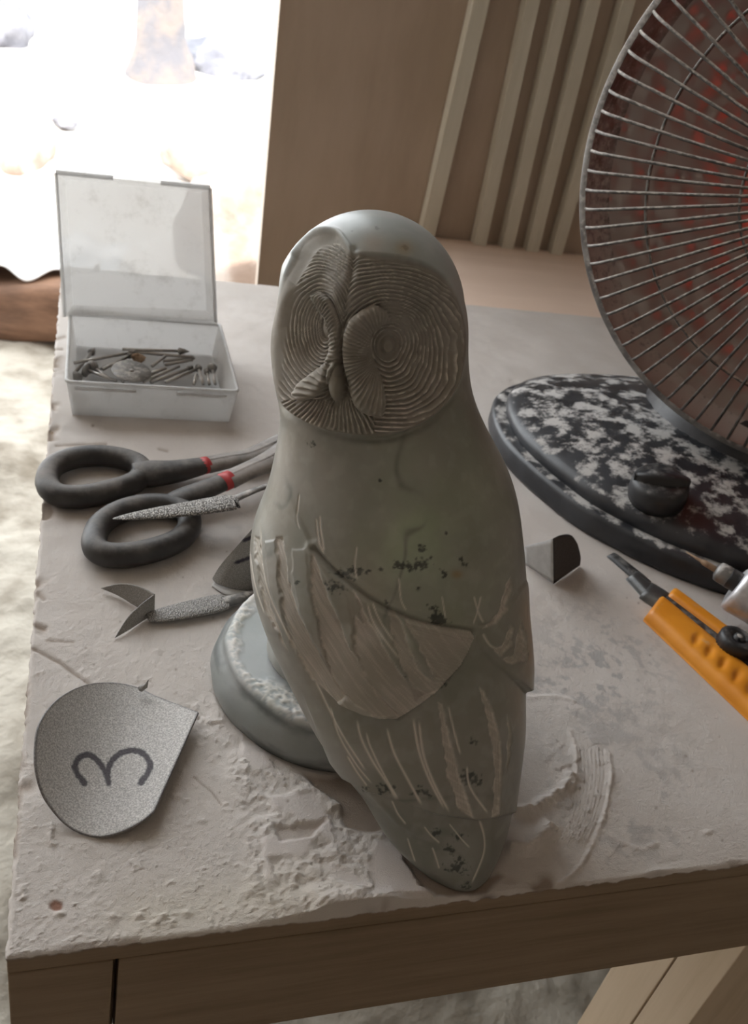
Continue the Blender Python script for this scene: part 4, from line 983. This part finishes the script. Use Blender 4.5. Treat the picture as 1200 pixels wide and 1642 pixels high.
rail([(1008, 920), (1040, 955)], [(1024, 910), (1052, 934)], .0068, 20, 8, [], 3, 'nose', M['nose'])
rail([(975, 888), (1014, 922)], [(986, 882), (1046, 928)], .0035, 20, 8, [], 3, 'blade', M['black'])
wc = atz(1181, 1030, .016); n_ = 28
prof = [(.0008, -.006), (.0098, -.006), (.0112, -.0045), (.0112, .0035), (.0095, .005), (.0048, .0052), (.0046, .0040), (.0036, .0040), (.0034, .0062), (.0008, .0062)]
prof = [(a_*1.3, b_*1.1) for a_, b_ in prof]
V, F = lathe_vf(prof, 56, wc, (.05, -.1, 1)); cc = wc[None, :]
rd = np.linalg.norm((V-cc)[:, :2], axis=1); an = np.arange(len(V)) % 56
V = V+(V-cc)*np.array([1, 1, 0])*np.where((rd > .0120) & (an % 2 == 0), -.06, .0)[:, None]
mesh_obj('lock_wheel', V, F, M['black'], kn)
V, F = lathe_vf([(.0003, 0), (.0033, 0), (.0030, .0008), (.0003, .0010)], 20, wc+np.array([0, 0, .0060]), (.05, -.1, 1)); mesh_obj('wheel_screw', V, F, M['steel'], kn)
adopt(kn); tag(kn, 'orange snap-off cutter with a black lock wheel beside the heater', 'knife')

# ------------------------------------------------------------------ rotary handpiece
M['white_metal'] = mat_noise('scuffed_silver', (.55, .55, .57), (.74, .74, .76), 90, .35, .5)
hp = empty('rotary_handpiece', tuple(atz(1190, 945, .02)))
t0, t1 = atz(1101, 885, .046), atz(1186, 936, .040); d = t1-t0; L = np.linalg.norm(d); d /= L
V, F = lathe_vf([(.0005, 0), (.0014, L*.28), (.0026, L*.34), (.0026, L*.62)], 12, t0, d); mesh_obj('bit', V, F, M['stone_bit'], hp)
V, F = lathe_vf([(.0040, L*.56), (.0078, L*.60), (.0084, L*.66), (.0084, L*.80), (.0080, L*.81)], 24, t0, d); mesh_obj('collet', V, F, M['steel_dark'], hp)
V, F = lathe_vf([(.0082, L*.80), (.0086, L*.82), (.0086, L*1.02), (.0080, L*1.05)], 24, t0, d); mesh_obj('collet_ring', V, F, M['black'], hp)
V, F = lathe_vf([(.0075, L*.99), (.0150, L*.96), (.0205, L*.99), (.0215, L*1.08), (.0200, L*1.4), (.0185, L*2.0), (.0185, L*2.6)], 32, t0, d+np.array([0, 0, -.075])); mesh_obj('housing', V, F, M['white_metal'], hp)
adopt(hp); tag(hp, 'silver rotary handpiece with a pointed bit at the right edge', 'rotary tool')

# ------------------------------------------------------------------ dish heater
M['heater'] = mat_noise('dusty_black_plastic', (.022, .023, .027), (.040, .042, .048), 30, .38, dust=(.46, .445, .43), dust_lim=(.79, .94), dust_scale=48)
M['heater_neck'] = mat_noise('black_plastic_dusted', (.03, .03, .034), (.06, .06, .065), 30, .4, dust=(.5, .48, .46), dust_lim=(.72, 1.0), dust_scale=40)
M['wire'] = mat_noise('dusty_wire', (.06, .055, .05), (.14, .13, .12), 90, .5, .5, dust=(.52, .48, .44), dust_lim=(.48, .85), dust_scale=220)
M['rimm'] = mat_noise('rim_metal', (.14, .13, .125), (.26, .245, .235), 60, .45, .4, dust=(.46, .43, .40), dust_lim=(.42, .72), dust_scale=160)
ht = empty('dish_heater', (.645, .43, 0))
BO = [(.46, .564), (.434, .469), (.457, .364), (.494, .306), (.535, .266), (.583, .239), (.66, .225), (.76, .25), (.83, .33), (.85, .43), (.83, .54), (.76, .61), (.65, .63), (.53, .615)]
bo = catmull(BO, 9, True); cb = np.array([.645, .43])
def layers(ls, name, mat, extra=None):
    n = len(bo); V = np.array([[*(cb+(b-cb)*s), z] for s, z in ls for b in bo])
    if extra is not None: V = extra(V)
    F = [tuple(f) for f in grid_faces(len(ls), n, True)]+[tuple(range((len(ls)-1)*n, len(ls)*n))]
    return mesh_obj(name, V, F, mat, ht)
layers([(.97, .0004), (.995, .001), (1.0, .004), (1.0, .019), (.99, .0225), (.975, .0235), (.93, .0232)], 'base_skirt', M['heater'])
dome = [(.930, .0225), (.935, .024), (.940, .031), (.925, .0355), (.90, .0385)]+[(s, .0385+.030*(1-(s/.9)**2)) for s in np.linspace(.86, .02, 22)]
layers(dome, 'base_cover', M['heater'], lambda V: V+np.array([0, 0, 1])*(.0009*np.clip(fbm(V*60, 4, 5), 0, 1)*sstep(.030, .04, V[:, 2]))[:, None])
# control knob
kc = atz(1055, 790, .0505); kax = np.array([-.22, -.16, 1.0]); kax /= np.linalg.norm(kax)
V, F = lathe_vf([(.0255, -.006), (.0262, .0), (.0258, .009), (.0245, .0135), (.0215, .0155), (.0002, .0160)], 40, kc, kax); kb = mesh_obj('knob', V, F, M['black'], ht)
gx_ = ER-kax*(ER@kax); gx_ /= np.linalg.norm(gx_); gy_ = np.cross(kax, gx_)
V = []; nb_ = 18
for i in range(nb_):
    s = -1+2*i/(nb_-1); hw = .0075*math.sqrt(max(0, 1-(s*.97)**2))+.0006; hz = .0225-.0035*s*s
    for a_, b_ in ((-1, .012), (-.8, hz), (.8, hz), (1, .012)): V.append(kc+gx_*s*.0245+gy_*a_*hw+kax*b_)
F = [tuple(f) for f in grid_faces(nb_, 4)]+[(0, 1, 2, 3), tuple((nb_-1)*4+q for q in (3, 2, 1, 0))]
mesh_obj('grip_bar', V, F, M['black'], kb)
# neck
DC = np.array([.628, .36, .3215]); RD = .237; DN = np.array([CAM[0]-DC[0], CAM[1]-DC[1], 0.02]); DN /= np.linalg.norm(DN)
P = np.array([(.700, .455, .045), (.702, .457, .080), (.708, .462, .12), (.725, .470, .19), (.735, .475, .30)])
V, F = tube_vf(catmull(P, 6), np.interp(np.linspace(0, 1, 25), [0, .25, .5, 1], [.112, .104, .075, .045]), 36, upv=(1, 0, 0)); mesh_obj('neck', V, F, M['heater_neck'], ht)
# reflector bowl
m, nt, p = new_mat('hammered_reflector'); M['reflector'] = m
vo = N(nt, 'ShaderNodeTexVoronoi', feature='SMOOTH_F1'); vo.inputs['Scale'].default_value = 62; nt.links.new(coords(nt), vo.inputs['Vector'])
p.inputs['Base Color'].default_value = (.42, .37, .345, 1); p.inputs['Metallic'].default_value = .8; p.inputs['Roughness'].default_value = .40
bump(nt, p, vo.outputs['Distance'], .8, .006)
V, F = lathe_vf([(RD*.985, .000), (RD*.975, -.012), (RD*.95, -.026), (RD*.925, -.030)], 96, DC, DN, False); mesh_obj('reflector_edge', V, F, M['rimm'], ht)
prof = [(RD*.93*s, -.029-.075*(1-s**2)) for s in np.linspace(1, .08, 24)]
V, F = lathe_vf(prof, 96, DC, DN, False); mesh_obj('reflector', V, F, M['reflector'], ht)
prof = [(RD*1.004, .002), (RD*1.004, -.018), (RD*.985, -.034)]+[(RD*.97*s, -.034-.085*(1-s**2)) for s in np.linspace(.97, .05, 14)]
V, F = lathe_vf(prof, 96, DC, DN, False); sh = mesh_obj('back_shell', V, F, M['heater_neck'], ht)
V, F = lathe_vf([(RD*.984, .004), (RD*1.006, .0045), (RD*1.012, .001), (RD*1.012, -.010), (RD*.998, -.012), (RD*.984, -.002), (RD*.984, .004)], 120, DC, DN, False); mesh_obj('rim', V, F, M['rimm'], ht)
# guard wires
ga = np.cross(DN, [0, 0, 1.]); ga /= np.linalg.norm(ga); gb = np.cross(ga, DN)
NW = 88
for k in range(NW):
    q = 2*PI*(k+.35)/NW; e = ga*math.cos(q)+gb*math.sin(q)
    P = np.array([DC+e*RD*.988+DN*.001, DC+e*RD*.972+DN*.010, DC+e*RD*.935+DN*.019, DC+e*RD*.87+DN*.023, DC+e*RD*.5+DN*.034, DC+e*RD*.10+DN*.038])
    V, F = tube_vf(P, .0015, 5, upv=e*.2+np.cross(DN, e)); mesh_obj('guard_wire', V, F, M['wire'], ht)
for rr, hn in ((.73, .0272), (.40, .036)):
    P = [DC+RD*rr*(ga*math.cos(a)+gb*math.sin(a))+DN*(hn-.0018) for a in np.linspace(0, 2*PI, 72, endpoint=False)]
    tube('guard_ring', P, .0015, M['wire'], ht, closed=True, seg=6, upv=DN)
V, F = lathe_vf([(.0005, .041), (RD*.11, .041), (RD*.12, .037), (RD*.11, .034), (.0005, .034)], 32, DC, DN); mesh_obj('guard_badge', V, F, M['black'], ht)
# glowing coil on its ceramic cone
m, nt, p = new_mat('glowing_coil'); M['glow'] = m
p.inputs['Base Color'].default_value = (.3, .05, .03, 1); p.inputs['Emission Color'].default_value = (1.0, .07, .03, 1); p.inputs['Emission Strength'].default_value = .9
M['ceramic'] = mat_noise('ceramic', (.6, .57, .52), (.7, .67, .62), 30, .6)
V, F = lathe_vf([(.030, -.098), (.026, -.06), (.020, -.02), (.004, -.012)], 28, DC, DN); mesh_obj('ceramic_core', V, F, M['ceramic'], ht)
P = [DC+DN*(-.075+.075*t)+(.040-.009*t)*(ga*math.cos(t*2*PI*9)+gb*math.sin(t*2*PI*9)) for t in np.linspace(0, 1, 220)]
tube('heating_coil', P, .0022, M['glow'], ht, seg=6, upv=DN)
adopt(ht); tag(ht, 'black dusty dish heater with wire guard and round knob on the table', 'heater')
# parts of parts keep their place too
for o_ in list(col.objects):
    if o_.parent and o_.parent.parent: o_.matrix_parent_inverse = Matrix.Identity(4)
